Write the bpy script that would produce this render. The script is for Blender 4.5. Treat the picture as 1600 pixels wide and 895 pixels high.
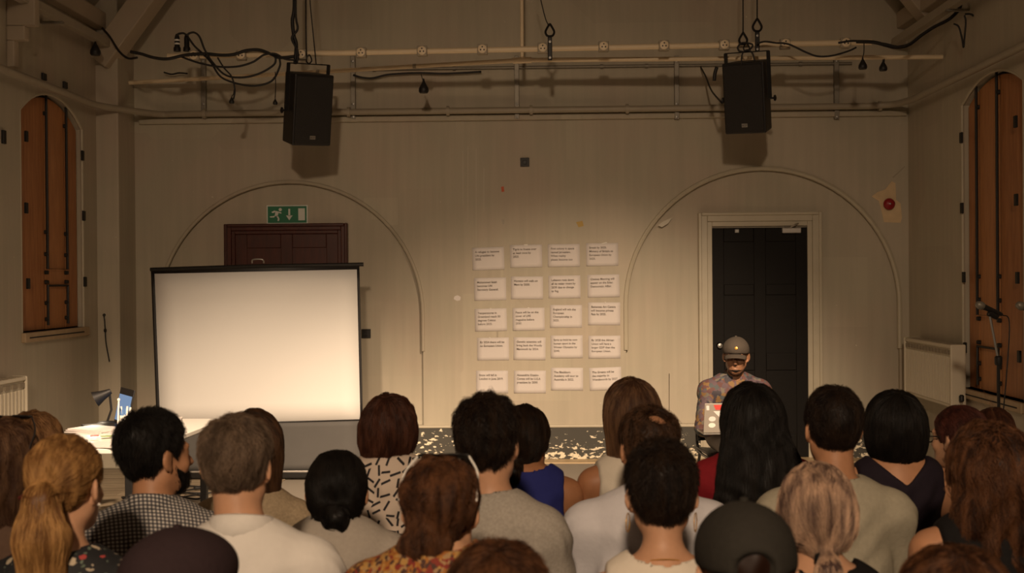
import bpy, bmesh, math, random
import numpy as np
from mathutils import Vector, Matrix

random.seed(7)
np.random.seed(7)
scene = bpy.context.scene
for o in list(bpy.data.objects):
    bpy.data.objects.remove(o)
R = math.radians

# ------------------------------------------------------------------ camera
FPX = 1900.0                                   # focal length in pixels of a 1600 px wide frame
cam_d = bpy.data.cameras.new('camera')
cam_d.sensor_width = 36.0
cam_d.lens = 36.0 * FPX / 1600.0
cam_d.clip_end = 60
cam_d.dof.use_dof = True
cam_d.dof.focus_distance = 8.0
cam_d.dof.aperture_fstop = 5.0
cam = bpy.data.objects.new('camera', cam_d)
scene.collection.objects.link(cam)
CAM = Vector((0, 0, 1.68))
ROT = Matrix.Rotation(R(1.49), 3, 'Z') @ Matrix.Rotation(R(89.68), 3, 'X') @ Matrix.Rotation(R(-0.45), 3, 'Z')
cam.matrix_world = Matrix.Translation(CAM) @ ROT.to_4x4()
scene.camera = cam

# ------------------------------------------------------------------ world, lights, exposure
world = bpy.data.worlds.new('world')
scene.world = world
world.use_nodes = True
world.node_tree.nodes['Background'].inputs[0].default_value = (1.0, 0.72, 0.48, 1)
world.node_tree.nodes['Background'].inputs[1].default_value = 0.05
WARM = (1.0, 0.725, 0.49)

def spot(name, loc, aim, power, angle, blend, radius=0.08, col=WARM):
    l = bpy.data.lights.new(name, 'SPOT')
    l.energy = power; l.spot_size = R(angle); l.spot_blend = blend
    l.shadow_soft_size = radius; l.color = col
    o = bpy.data.objects.new(name, l)
    scene.collection.objects.link(o)
    o.location = loc
    o.rotation_euler = (Vector(aim) - Vector(loc)).to_track_quat('-Z', 'Y').to_euler()
    return o

def point(name, loc, power, radius, col=WARM):
    l = bpy.data.lights.new(name, 'POINT')
    l.energy = power; l.shadow_soft_size = radius; l.color = col
    o = bpy.data.objects.new(name, l)
    scene.collection.objects.link(o)
    o.location = loc
    return o

spot('stage_spot_light', (-1.7, 4.4, 4.0), (-2.35, 11.3, -2.15), 2250, 46, 1.0, 0.08)
spot('stage_spot_light', (1.5, 4.4, 4.0), (0.25, 11.3, -1.15), 2450, 50, 1.0, 0.08)
spot('hall_wash_light', (-0.2, -3.6, 4.5), (-0.2, 6.0, 0.4), 1560, 62, 1.0, 0.20)
point('house_light', (-0.2, 3.0, 5.4), 44, 0.25, (1.0, 0.66, 0.43))

vs = scene.view_settings
vs.view_transform = 'Standard'
vs.look = 'None'
vs.exposure = 0.0
vs.gamma = 1.0
vs.use_curve_mapping = False

# ------------------------------------------------------------------ helpers
COL = scene.collection

def ray(px, py):
    return ROT @ Vector(((px - 800.0) / FPX, -(py - 447.5) / FPX, -1.0))

def at(px, py, Y):
    """the point of the plane y = Y that the photograph shows at px, py"""
    d = ray(px, py)
    t = (Y - CAM.y) / d.y
    return CAM + d * t

def atx(px, py, X):
    d = ray(px, py)
    return CAM + d * ((X - CAM.x) / d.x)

YW = 11.32                                      # back wall

XL, XR = at(152, 400, YW - 0.44).x, at(1420, 400, YW).x    # side walls

def W(px, py, off=0.0):
    return at(px, py, YW - off)

def tag(o, label=None, cat=None, group=None, kind=None):
    if label: o['label'] = label
    if cat: o['category'] = cat
    if group: o['group'] = group
    if kind: o['kind'] = kind
    return o

def empty(name, loc=(0, 0, 0), rz=0.0):
    o = bpy.data.objects.new(name, None)
    o.empty_display_size = 0.1
    COL.objects.link(o)
    o.location = loc
    o.rotation_euler = (0, 0, rz)
    return o

def copy_tree(o, parent=None):
    c = o.copy(); COL.objects.link(c); c.parent = parent
    for ch in list(o.children):
        copy_tree(ch, c)
    return c

def smooth_curve(pts, n=8):
    pts = [Vector(p) for p in pts]
    if len(pts) < 3:
        return pts
    P = [2 * pts[0] - pts[1]] + pts + [2 * pts[-1] - pts[-2]]
    out = []
    for i in range(1, len(P) - 2):
        for k in range(n):
            t = k / n
            a, b, c, d = P[i - 1], P[i], P[i + 1], P[i + 2]
            out.append(0.5 * ((2 * b) + (c - a) * t + (2 * a - 5 * b + 4 * c - d) * t * t + (3 * b - a - 3 * c + d) * t ** 3))
    out.append(pts[-1])
    return out

class MB:
    def __init__(s):
        s.v = []; s.f = []
    def add(s, vs_, fs):
        b = len(s.v)
        s.v += [tuple(v) for v in vs_]
        s.f += [tuple(b + i for i in f) for f in fs]
        return s
    def box(s, c, size, rot=None):
        c = Vector(c); hx, hy, hz = size[0] / 2, size[1] / 2, size[2] / 2
        vs_ = [Vector((x, y, z)) for x in (-hx, hx) for y in (-hy, hy) for z in (-hz, hz)]
        if rot is not None:
            vs_ = [rot @ v for v in vs_]
        return s.add([c + v for v in vs_], [(0, 1, 3, 2), (4, 6, 7, 5), (0, 4, 5, 1), (2, 3, 7, 6), (0, 2, 6, 4), (1, 5, 7, 3)])
    def mm(s, lo, hi):
        return s.box([(a + b) / 2 for a, b in zip(lo, hi)], [abs(b - a) for a, b in zip(lo, hi)])
    def beam(s, a, b, w, h, up=(0, 0, 1)):
        a = Vector(a); b = Vector(b); d = (b - a)
        z = d.normalized(); x = Vector(up).cross(z)
        if x.length < 1e-4: x = Vector((1, 0, 0))
        x.normalize(); y = z.cross(x)
        m = Matrix((x, y, z)).transposed()
        return s.box((a + b) / 2, (w, h, d.length), m)
    def tube(s, pts, r, n=8, cap=True):
        pts = [Vector(p) for p in pts]
        rs = r if isinstance(r, (list, tuple)) else [r] * len(pts)
        vs_ = []; fs = []
        t0 = (pts[1] - pts[0]).normalized()
        ref = Vector((0, 0, 1)) if abs(t0.z) < 0.9 else Vector((1, 0, 0))
        u = t0.cross(ref).normalized()
        for i, p in enumerate(pts):
            t = (pts[min(i + 1, len(pts) - 1)] - pts[max(i - 1, 0)])
            t = t.normalized() if t.length > 1e-9 else t0
            u = (u - t * u.dot(t))
            u = u.normalized() if u.length > 1e-6 else t.orthogonal().normalized()
            w = t.cross(u)
            for k in range(n):
                a = 2 * math.pi * k / n
                vs_.append(p + (u * math.cos(a) + w * math.sin(a)) * rs[i])
        for i in range(len(pts) - 1):
            for k in range(n):
                a = i * n + k; b = i * n + (k + 1) % n
                fs.append((a, b, b + n, a + n))
        if cap:
            fs.append(tuple(range(n))[::-1]); fs.append(tuple(range(len(vs_) - n, len(vs_))))
        return s.add(vs_, fs)
    def lathe(s, prof, c=(0, 0, 0), n=16, rot=None, cap=True):
        c = Vector(c); vs_ = []; fs = []
        for r, z in prof:
            for k in range(n):
                a = 2 * math.pi * k / n
                v = Vector((r * math.cos(a), r * math.sin(a), z))
                vs_.append(c + (rot @ v if rot is not None else v))
        for i in range(len(prof) - 1):
            for k in range(n):
                a = i * n + k; b = i * n + (k + 1) % n
                fs.append((a, b, b + n, a + n))
        if cap:
            fs.append(tuple(range(n))[::-1]); fs.append(tuple(range(len(vs_) - n, len(vs_))))
        return s.add(vs_, fs)
    def prism(s, poly, o, u, v, depth):
        """poly of (a,b) drawn on o + a*u + b*v, pushed along depth (a vector)"""
        o = Vector(o); u = Vector(u); v = Vector(v); dp = Vector(depth); n = len(poly)
        A = [o + u * a + v * b for a, b in poly]
        return s.add(A + [p + dp for p in A],
                     [tuple(range(n))[::-1], tuple(range(n, 2 * n))] + [(i, (i + 1) % n, n + (i + 1) % n, n + i) for i in range(n)])
    def build(s, name, mat, parent=None, smooth=False, bevel=0, seg=2, fix=True):
        me = bpy.data.meshes.new(name)
        me.from_pydata(s.v, [], s.f)
        if fix:
            bm = bmesh.new(); bm.from_mesh(me)
            bmesh.ops.recalc_face_normals(bm, faces=bm.faces)
            bm.to_mesh(me); bm.free()
        me.materials.append(mat)
        if smooth:
            me.shade_smooth()
            if smooth != 'all':
                me.set_sharp_from_angle(angle=R(40))
        o = bpy.data.objects.new(name, me)
        COL.objects.link(o)
        if parent is not None:
            o.parent = parent
        if bevel:
            m = o.modifiers.new('bevel', 'BEVEL'); m.width = bevel; m.segments = seg; m.limit_method = 'ANGLE'
        return o

# ------------------------------------------------------------------ materials
def new_mat(name):
    m = bpy.data.materials.new(name); m.use_nodes = True
    nt = m.node_tree
    return m, nt, nt.nodes['Principled BSDF']

def mat(name, col, rough=0.6, metal=0.0, noise=0.0, nscale=20, spec=0.5, bump=0.0, emit=None, sheen=0.0):
    m, nt, b = new_mat(name)
    b.inputs['Base Color'].default_value = (*col, 1)
    b.inputs['Roughness'].default_value = rough
    b.inputs['Metallic'].default_value = metal
    b.inputs['Specular IOR Level'].default_value = spec
    if sheen:
        b.inputs['Sheen Weight'].default_value = sheen
    if emit:
        b.inputs['Emission Color'].default_value = (*emit[0], 1)
        b.inputs['Emission Strength'].default_value = emit[1]
    if noise or bump:
        tc = nt.nodes.new('ShaderNodeTexCoord')
        n = nt.nodes.new('ShaderNodeTexNoise'); n.inputs['Scale'].default_value = nscale; n.inputs['Detail'].default_value = 6
        nt.links.new(tc.outputs['Object'], n.inputs['Vector'])
        if noise:
            mx = nt.nodes.new('ShaderNodeMix'); mx.data_type = 'RGBA'
            mx.inputs[6].default_value = (*[c * (1 - noise) for c in col], 1)
            mx.inputs[7].default_value = (*[min(1, c * (1 + noise)) for c in col], 1)
            nt.links.new(n.outputs['Fac'], mx.inputs[0]); nt.links.new(mx.outputs[2], b.inputs['Base Color'])
        if bump:
            bp = nt.nodes.new('ShaderNodeBump'); bp.inputs['Strength'].default_value = bump; bp.inputs['Distance'].default_value = 0.01
            nt.links.new(n.outputs['Fac'], bp.inputs['Height']); nt.links.new(bp.outputs['Normal'], b.inputs['Normal'])
    return m

def N(nt, t, **kw):
    n = nt.nodes.new(t)
    for k, v in kw.items():
        if k.startswith('i_'):
            key = k[2:]
            n.inputs[int(key) if key.isdigit() else key].default_value = v
        else:
            setattr(n, k, v)
    return n

def ramp(nt, src, stops, interp='LINEAR'):
    r = nt.nodes.new('ShaderNodeValToRGB'); cr = r.color_ramp; cr.interpolation = interp
    while len(cr.elements) < len(stops): cr.elements.new(0.5)
    for e, (p, c) in zip(cr.elements, stops):
        e.position = p; e.color = (*c, 1)
    nt.links.new(src, r.inputs[0])
    return r.outputs[0]

def math_n(nt, op, a, b=None):
    n = nt.nodes.new('ShaderNodeMath'); n.operation = op
    for i, x in enumerate((a, b)):
        if x is None: continue
        if isinstance(x, (int, float)): n.inputs[i].default_value = x
        else: nt.links.new(x, n.inputs[i])
    return n.outputs[0]

def mixc(nt, fac, a, b):
    n = nt.nodes.new('ShaderNodeMix'); n.data_type = 'RGBA'
    for i, x in ((0, fac), (6, a), (7, b)):
        if isinstance(x, tuple): n.inputs[i].default_value = (*x, 1)
        elif isinstance(x, (int, float)): n.inputs[i].default_value = x
        else: nt.links.new(x, n.inputs[i])
    return n.outputs[2]

def wall_material():
    """old emulsion: patchy repainting, vertical drips, little chips"""
    m, nt, b = new_mat('old_wall_paint')
    tc = N(nt, 'ShaderNodeTexCoord')
    o = tc.outputs['Object']
    n1 = N(nt, 'ShaderNodeTexNoise', i_Scale=0.9, i_Detail=5, i_Roughness=0.55)
    nt.links.new(o, n1.inputs['Vector'])
    c1 = ramp(nt, n1.outputs['Fac'], [(0.36, (0.48, 0.418, 0.335)), (0.5, (0.465, 0.43, 0.34)), (0.64, (0.50, 0.45, 0.36))])
    mp = N(nt, 'ShaderNodeMapping'); mp.inputs['Scale'].default_value = (9, 9, 0.5)
    nt.links.new(o, mp.inputs['Vector'])
    n2 = N(nt, 'ShaderNodeTexNoise', i_Scale=1.6, i_Detail=4)
    nt.links.new(mp.outputs[0], n2.inputs['Vector'])
    streak = ramp(nt, n2.outputs['Fac'], [(0.40, (0.965, 0.965, 0.965)), (0.62, (1.03, 1.03, 1.03))])
    mul = N(nt, 'ShaderNodeMix', data_type='RGBA', blend_type='MULTIPLY'); mul.inputs[0].default_value = 1
    nt.links.new(c1, mul.inputs[6]); nt.links.new(streak, mul.inputs[7])
    # big soft-edged squares of touched-up paint
    v = N(nt, 'ShaderNodeTexVoronoi', distance='CHEBYCHEV', i_Scale=0.75)
    nt.links.new(o, v.inputs['Vector'])
    pt = ramp(nt, v.outputs['Color'], [(0.0, (0.95, 0.93, 0.92)), (1.0, (1.04, 1.04, 1.02))])
    mul2 = N(nt, 'ShaderNodeMix', data_type='RGBA', blend_type='MULTIPLY'); mul2.inputs[0].default_value = 1
    nt.links.new(mul.outputs[2], mul2.inputs[6]); nt.links.new(pt, mul2.inputs[7])
    n3 = N(nt, 'ShaderNodeTexNoise', i_Scale=16, i_Detail=3)
    nt.links.new(o, n3.inputs['Vector'])
    chip = ramp(nt, n3.outputs['Fac'], [(0.755, (0, 0, 0)), (0.765, (1, 1, 1))])
    fin = mixc(nt, chip, mul2.outputs[2], (0.62, 0.58, 0.47))
    nt.links.new(fin, b.inputs['Base Color'])
    b.inputs['Roughness'].default_value = 0.55
    b.inputs['Specular IOR Level'].default_value = 0.25
    bp = N(nt, 'ShaderNodeBump', i_Strength=0.25, i_Distance=0.01)
    n4 = N(nt, 'ShaderNodeTexNoise', i_Scale=6, i_Detail=8)
    nt.links.new(o, n4.inputs['Vector']); nt.links.new(n4.outputs['Fac'], bp.inputs['Height'])
    nt.links.new(bp.outputs['Normal'], b.inputs['Normal'])
    return m

def wood_material(name, dark, light, scale=(1, 1, 1), rough=0.5, patch=0.0):
    m, nt, b = new_mat(name)
    tc = N(nt, 'ShaderNodeTexCoord')
    mp = N(nt, 'ShaderNodeMapping'); mp.inputs['Scale'].default_value = scale
    nt.links.new(tc.outputs['Object'], mp.inputs['Vector'])
    n = N(nt, 'ShaderNodeTexNoise', i_Scale=4, i_Detail=8, i_Roughness=0.65)
    nt.links.new(mp.outputs[0], n.inputs['Vector'])
    oi = N(nt, 'ShaderNodeObjectInfo')
    f = math_n(nt, 'ADD', n.outputs['Fac'], math_n(nt, 'MULTIPLY', math_n(nt, 'SUBTRACT', oi.outputs['Random'], 0.5), 0.25))
    c = ramp(nt, f, [(0.3, dark), (0.7, light)])
    nt.links.new(c, b.inputs['Base Color'])
    b.inputs['Roughness'].default_value = rough
    return m

def chipped_paint(name, paint, under, lo=0.56, scale=26, low=0.0):
    m, nt, b = new_mat(name)
    tc = N(nt, 'ShaderNodeTexCoord')
    mp = N(nt, 'ShaderNodeMapping'); mp.inputs['Scale'].default_value = (0.6, 1, 1.3)
    nt.links.new(tc.outputs['Object'], mp.inputs['Vector'])
    n = N(nt, 'ShaderNodeTexNoise', i_Scale=scale, i_Detail=4, i_Roughness=0.6)
    nt.links.new(mp.outputs[0], n.inputs['Vector'])
    n2 = N(nt, 'ShaderNodeTexNoise', i_Scale=3.0, i_Detail=2)
    nt.links.new(mp.outputs[0], n2.inputs['Vector'])
    f = math_n(nt, 'ADD', n.outputs['Fac'], math_n(nt, 'MULTIPLY', math_n(nt, 'SUBTRACT', n2.outputs['Fac'], 0.5), 0.45))
    if low:                                    # kicked paint comes off most near the floor
        sx = N(nt, 'ShaderNodeSeparateXYZ'); nt.links.new(tc.outputs['Object'], sx.inputs[0])
        f = math_n(nt, 'ADD', f, math_n(nt, 'MULTIPLY', math_n(nt, 'SUBTRACT', 0.14, sx.outputs['Z']), low))
    c = ramp(nt, f, [(lo, paint), (lo + 0.012, under)])
    nt.links.new(c, b.inputs['Base Color'])
    b.inputs['Roughness'].default_value = 0.6
    b.inputs['Specular IOR Level'].default_value = 0.2
    bp = N(nt, 'ShaderNodeBump', i_Strength=0.3, i_Distance=0.004)
    nt.links.new(f, bp.inputs['Height']); nt.links.new(bp.outputs['Normal'], b.inputs['Normal'])
    return m

M = {}
M['wall'] = wall_material()
M['ceiling'] = mat('ceiling_paint', (0.40, 0.355, 0.28), 0.7, noise=0.12, nscale=1.5)
M['beam'] = mat('beam_paint', (0.44, 0.37, 0.28), 0.6, noise=0.1, nscale=5)
M['trim'] = mat('cream_gloss_paint', (0.50, 0.455, 0.35), 0.4, noise=0.1, nscale=9)
M['wallpipe'] = mat('painted_pipe', (0.36, 0.315, 0.24), 0.45, noise=0.1, nscale=12)
M['skirting'] = chipped_paint('peeling_black_skirting', (0.075, 0.072, 0.062), (0.80, 0.72, 0.55), 0.56, 30, 0.40)
M['blackdoor'] = chipped_paint('worn_black_door_paint', (0.0045, 0.0035, 0.0025), (0.42, 0.32, 0.2), 0.82, 13)
M['floor'] = mat('grey_vinyl', (0.27, 0.24, 0.20), 0.55, noise=0.08, nscale=3, bump=0.05)
M['plank'] = wood_material('bare_floorboard', (0.20, 0.155, 0.105), (0.36, 0.29, 0.20), (1.2, 14, 14), 0.5)
M['strip'] = wood_material('pale_floor_strip', (0.40, 0.29, 0.16), (0.55, 0.42, 0.25), (1.0, 14, 14), 0.5)
M['shutter'] = wood_material('varnished_shutter_pine', (0.33, 0.13, 0.045), (0.50, 0.225, 0.085), (9, 9, 0.9), 0.45)
M['redwood'] = wood_material('dark_red_door_varnish', (0.045, 0.009, 0.005), (0.085, 0.018, 0.009), (8, 8, 1), 0.35)
M['iron'] = mat('black_iron', (0.012, 0.011, 0.010), 0.5, 0.2, noise=0.3)
M['black'] = mat('black_plastic', (0.011, 0.010, 0.010), 0.5)
M['blacksat'] = mat('black_satin_metal', (0.018, 0.017, 0.016), 0.32, 0.3)
M['cable'] = mat('black_rubber_cable', (0.010, 0.009, 0.009), 0.55)
M['grille'] = mat('speaker_grille', (0.014, 0.012, 0.011), 0.7, bump=0.6, nscale=160)
M['steel'] = mat('dull_steel', (0.30, 0.29, 0.27), 0.4, 0.8)
M['galv'] = mat('galvanised_steel', (0.26, 0.24, 0.2), 0.5, 0.55, noise=0.2, nscale=25)
M['rail'] = mat('cream_painted_tube', (0.82, 0.68, 0.47), 0.4, noise=0.08, nscale=10)
M['paper'] = mat('white_paper', (0.68, 0.635, 0.605), 0.75)
M['ink'] = mat('grey_ink', (0.20, 0.18, 0.165), 0.8)
M['tape'] = mat('shiny_tape', (0.75, 0.72, 0.66), 0.12, spec=0.8)
M['screen'] = mat('projection_fabric', (0.82, 0.82, 0.80), 0.8)
M['screenblack'] = mat('screen_black_border', (0.012, 0.011, 0.011), 0.55)
M['skirtcloth'] = mat('dark_grey_screen_drop', (0.085, 0.082, 0.078), 0.7, noise=0.1, nscale=8)
M['alu'] = mat('brushed_aluminium', (0.48, 0.46, 0.43), 0.35, 0.8)
M['green'] = mat('sign_green', (0.006, 0.17, 0.075), 0.4)
M['signwhite'] = mat('sign_white', (0.72, 0.74, 0.68), 0.4)
M['red'] = mat('bell_red', (0.30, 0.012, 0.018), 0.35)
M['plaster'] = mat('bare_plaster', (0.68, 0.52, 0.32), 0.8, noise=0.15, nscale=18)
M['radiator'] = mat('radiator_enamel', (0.66, 0.60, 0.47), 0.35, noise=0.04, nscale=6)
M['white'] = mat('white_plastic', (0.82, 0.80, 0.74), 0.4)
M['blueplastic'] = mat('blue_plastic', (0.10, 0.22, 0.48), 0.4)
M['lcd'] = mat('lit_laptop_screen', (0.05, 0.07, 0.1), 0.3, emit=((0.16, 0.27, 0.46), 0.8))
M['bulb'] = mat('glowing_bulb', (1, 0.9, 0.75), 0.4, emit=((1.0, 0.82, 0.58), 5.0))
M['gold'] = mat('gold_badge', (0.75, 0.42, 0.08), 0.35, 0.6)
M['pearl'] = mat('pearl', (0.85, 0.8, 0.7), 0.2, spec=0.8)
M['stickred'] = mat('red_sticker', (0.65, 0.07, 0.06), 0.5)
M['leaflet'] = mat('leaflet_green', (0.30, 0.42, 0.16), 0.5)
M['chairshell'] = mat('black_chair_plastic', (0.012, 0.011, 0.011), 0.38)
M['chairleg'] = mat('chair_tube', (0.05, 0.05, 0.05), 0.3, 0.7)
M['orange'] = mat('orange_mark', (0.55, 0.10, 0.03), 0.6)
M['yellow'] = mat('yellow_mark', (0.48, 0.33, 0.10), 0.7)
M['darkline'] = mat('dark_gap', (0.02, 0.018, 0.015), 0.9)
# ------------------------------------------------------------------ the room
ZE = atx(168, 45, XL).z + 0.1                  # eaves height
RIDGE_X, RIDGE_Z = (XL + XR) / 2, 8.4
YB = -4.5                                      # wall behind the camera

def struct(o):
    o['kind'] = 'structure'
    return o

def gable_z(x):
    if x < RIDGE_X:
        return ZE + (x - XL) / (RIDGE_X - XL) * (RIDGE_Z - ZE)
    return ZE + (XR - x) / (XR - RIDGE_X) * (RIDGE_Z - ZE)

# two blind arches sunk into the back wall
ARCH = []
for cxp, rp, topp in ((453, 207, 284), (1191, 214, 263)):
    c = W(cxp, 470); l = W(cxp - rp, 470); r = W(cxp + rp, 470); t = W(cxp, topp)
    ARCH.append((c.x, (r.x - l.x) / 2, t.z))
REC = 0.055

def arch_z(a, x):
    cx, r, top = a
    d = (x - cx) / r
    return (top - r) + r * math.sqrt(max(0, 1 - d * d))

def build_back_wall():
    mb = MB()
    xs = [XL - 0.2, XR + 0.2, RIDGE_X]
    for cx, r, top in ARCH:
        for k in range(49):
            xs.append(cx - r * math.cos(math.pi * k / 48))
    xs = sorted(xs)
    for x0, x1 in zip(xs[:-1], xs[1:]):
        if x1 - x0 < 1e-6: continue
        xm = (x0 + x1) / 2
        hit = None
        for a in ARCH:
            if abs(xm - a[0]) < a[1]: hit = a
        zt0, zt1 = gable_z(x0) + 0.3, gable_z(x1) + 0.3
        if hit is None:
            mb.add([(x0, YW, -0.1), (x1, YW, -0.1), (x1, YW, zt1), (x0, YW, zt0)], [(0, 1, 2, 3)])
        else:
            z0, z1 = arch_z(hit, x0), arch_z(hit, x1)
            mb.add([(x0, YW, z0), (x1, YW, z1), (x1, YW, zt1), (x0, YW, zt0)], [(0, 1, 2, 3)])
            y2 = YW + REC
            mb.add([(x0, y2, -0.1), (x1, y2, -0.1), (x1, y2, z1), (x0, y2, z0)], [(0, 1, 2, 3)])
            mb.add([(x0, YW, z0), (x0, y2, z0), (x1, y2, z1), (x1, YW, z1)], [(0, 1, 2, 3)])
    for cx, r, top in ARCH:
        for s in (-1, 1):
            x = cx + s * r
            q = [(x, YW, -0.1), (x, YW + REC, -0.1), (x, YW + REC, top - r), (x, YW, top - r)]
            mb.add(q, [(0, 1, 2, 3)] if s > 0 else [(3, 2, 1, 0)])
    # thickness behind
    mb.mm((XL - 0.2, YW + 0.12, -0.1), (XR + 0.2, YW + 0.3, RIDGE_Z + 0.3))
    o = mb.build('wall_back', M['wall'], fix=False)
    return struct(o)

wall_back = build_back_wall()
tag(wall_back, 'grey-beige rear wall with two blind arches behind the stage')

def arch_trim(i, a, r0, m):
    cx, r, top = a
    zc = top - r
    pts = [Vector((cx - r, YW, 1.02)), Vector((cx - r, YW, 0.6 * 1.02 + 0.4 * zc))]
    pts += [Vector((cx - r * math.cos(math.pi * k / 40), YW, zc + r * math.sin(math.pi * k / 40))) for k in range(41)]
    pts += [Vector((cx + r, YW, 0.6 * 1.02 + 0.4 * zc)), Vector((cx + r, YW, 1.02))]
    o = MB().tube(pts, r0, 8).build('trim_%d' % i, m, smooth=True)
    struct(o); tag(o, ('rounded plaster edge of the blind arch around the red door', 'rounded plaster edge of the blind arch around the black door')[i - 1])
arch_trim(1, ARCH[0], 0.017, M['wall'])
arch_trim(2, ARCH[1], 0.022, M['trim'])

# side walls with arched window openings
def side_wall(name, X, sgn, win, label):
    """wall plane x = X, room on the side of -sgn; win = y0, y1, z0, zspring, ztop"""
    mb = MB()
    y0, y1, z0, zs, zt = win
    th = 0.22
    hw = (y1 - y0) / 2; rise = zt - zs
    rad = (hw * hw + rise * rise) / (2 * rise)
    yc = (y0 + y1) / 2
    def az(y):
        return zt - rad + math.sqrt(max(0, rad * rad - (y - yc) ** 2))
    ys = [YB, y0] + [y0 + (y1 - y0) * k / 16 for k in range(1, 16)] + [y1, YW + 0.2]
    for a, b in zip(ys[:-1], ys[1:]):
        m_ = (a + b) / 2
        if y0 < m_ < y1:
            mb.add([(X, a, -0.1), (X, b, -0.1), (X, b, z0), (X, a, z0)], [(0, 1, 2, 3)])
            mb.add([(X, a, az(a)), (X, b, az(b)), (X, b, ZE + 0.2), (X, a, ZE + 0.2)], [(0, 1, 2, 3)])
            X2 = X + sgn * th
            mb.add([(X, a, az(a)), (X, b, az(b)), (X2, b, az(b)), (X2, a, az(a))], [(0, 1, 2, 3)])
            mb.add([(X, a, z0), (X, b, z0), (X2, b, z0), (X2, a, z0)], [(0, 1, 2, 3)])
        else:
            mb.add([(X, a, -0.1), (X, b, -0.1), (X, b, ZE + 0.2), (X, a, ZE + 0.2)], [(0, 1, 2, 3)])
    X2 = X + sgn * th
    for y in (y0, y1):
        mb.add([(X, y, z0), (X2, y, z0), (X2, y, az(y)), (X, y, az(y))], [(0, 1, 2, 3)])
    mb.mm((X2 + sgn * 0.02, YB, -0.1), (X2 + sgn * 0.2, YW + 0.3, ZE + 0.2))
    o = struct(mb.build(name, M['wall'], fix=False)); tag(o, label)
    return o, az

WINL = (atx(34, 400, XL).y, atx(131, 400, XL).y, atx(38, 520, XL).z, atx(34, 172, XL).z, atx(72, 144, XL).z)
yr0, yr1 = atx(1598, 400, XR).y, atx(1503, 400, XR).y
WINR = (yr0 - 0.02, yr1, atx(1505, 605, XR).z, atx(1502, 165, XR).z, atx(1558, 107, XR).z)
wall_left, azl = side_wall('wall_left', XL, -1, WINL, 'grey-beige side wall with a shuttered arched window by the screen')
wall_right, azr = side_wall('wall_right', XR, 1, WINR, 'grey-beige side wall with a tall shuttered window by the microphone stand')

o = MB().mm((XL - 0.4, YB - 0.2, -0.1), (XR + 0.4, YB, RIDGE_Z + 0.4)).build('wall_rear', M['wall'])
struct(o)
# pier in the left corner
pier_w, pier_y = W(212, 400).x - XL, YW - 0.44
o = MB().mm((XL - 0.02, pier_y, 0), (XL + pier_w, YW + 0.02, ZE + 0.6)).build('trim_3', M['wall'], bevel=0.012)
struct(o); tag(o, 'plain square pier filling the corner beside the screen')
# ceiling slopes
mb = MB()
mb.prism([(XL - 0.3, ZE - 0.3), (RIDGE_X, RIDGE_Z), (RIDGE_X, RIDGE_Z + 0.2), (XL - 0.3, ZE)], (0, YB - 0.2, 0), (1, 0, 0), (0, 0, 1), (0, YW + 0.5 - YB, 0))
mb.prism([(XR + 0.3, ZE - 0.3), (RIDGE_X, RIDGE_Z), (RIDGE_X, RIDGE_Z + 0.2), (XR + 0.3, ZE)], (0, YB - 0.2, 0), (1, 0, 0), (0, 0, 1), (0, YW + 0.5 - YB, 0))
ceiling = struct(mb.build('ceiling', M['ceiling'])); tag(ceiling, 'steep painted ceiling slopes under the roof')
# principal rafters against the gable
mb = MB(); mb.beam(at(158, 98, YW - 0.42), at(310, -110, YW - 0.42), 0.20, 0.26, up=(0, 1, 0))
o = struct(mb.build('trim_4', M['beam'], bevel=0.01)); tag(o, 'heavy painted rafter rising from the screen side')
mb = MB(); mb.beam(at(1530, 113, YW - 0.6), at(1330, -125, YW - 0.6), 0.18, 0.22, up=(0, 1, 0))
o = struct(mb.build('trim_5', M['beam'], bevel=0.01)); tag(o, 'heavy painted rafter rising above the shuttered window by the microphones')
# wall plates
o = struct(MB().mm((XL, YB, ZE - 0.17), (XL + 0.10, YW, ZE - 0.02)).build('trim_6', M['beam'], bevel=0.01))
o = struct(MB().mm((XR - 0.10, YB, ZE - 0.17), (XR, YW, ZE - 0.02)).build('trim_7', M['beam'], bevel=0.01))

# floor: vinyl, a strip of pale boards by the wall, bare boards under the desk
floor = struct(MB().mm((XL - 0.3, YB - 0.2, -0.12), (XR + 0.3, YW + 0.3, 0.0)).build('floor', M['floor']))
tag(floor, 'grey floor of the hall running up to the skirting')
def plank(x0, x1, y0, y1, m, z=0.006):
    return MB().mm((x0, y0, -0.01), (x1, y1, z)).build('plank', m, floor, bevel=0.002, seg=1)
x = XL + pier_w + 0.02
while x < XR - 0.1:
    x2 = min(x + random.uniform(1.3, 2.2), XR)
    plank(x, x2 - 0.004, YW - 0.24, YW + 0.04, M['strip'], 0.012)
    x = x2
y = 7.6
while y < YW - 0.26:
    x = XL + 0.01 if y < pier_y - 0.13 else XL + pier_w
    xe = -2.2 + 0.0 * y
    xm = x + random.uniform(0.6, 1.2)
    plank(x, xm - 0.003, y, y + 0.117, M['plank']); plank(xm, xe, y, y + 0.117, M['plank'])
    y += 0.12

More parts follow.
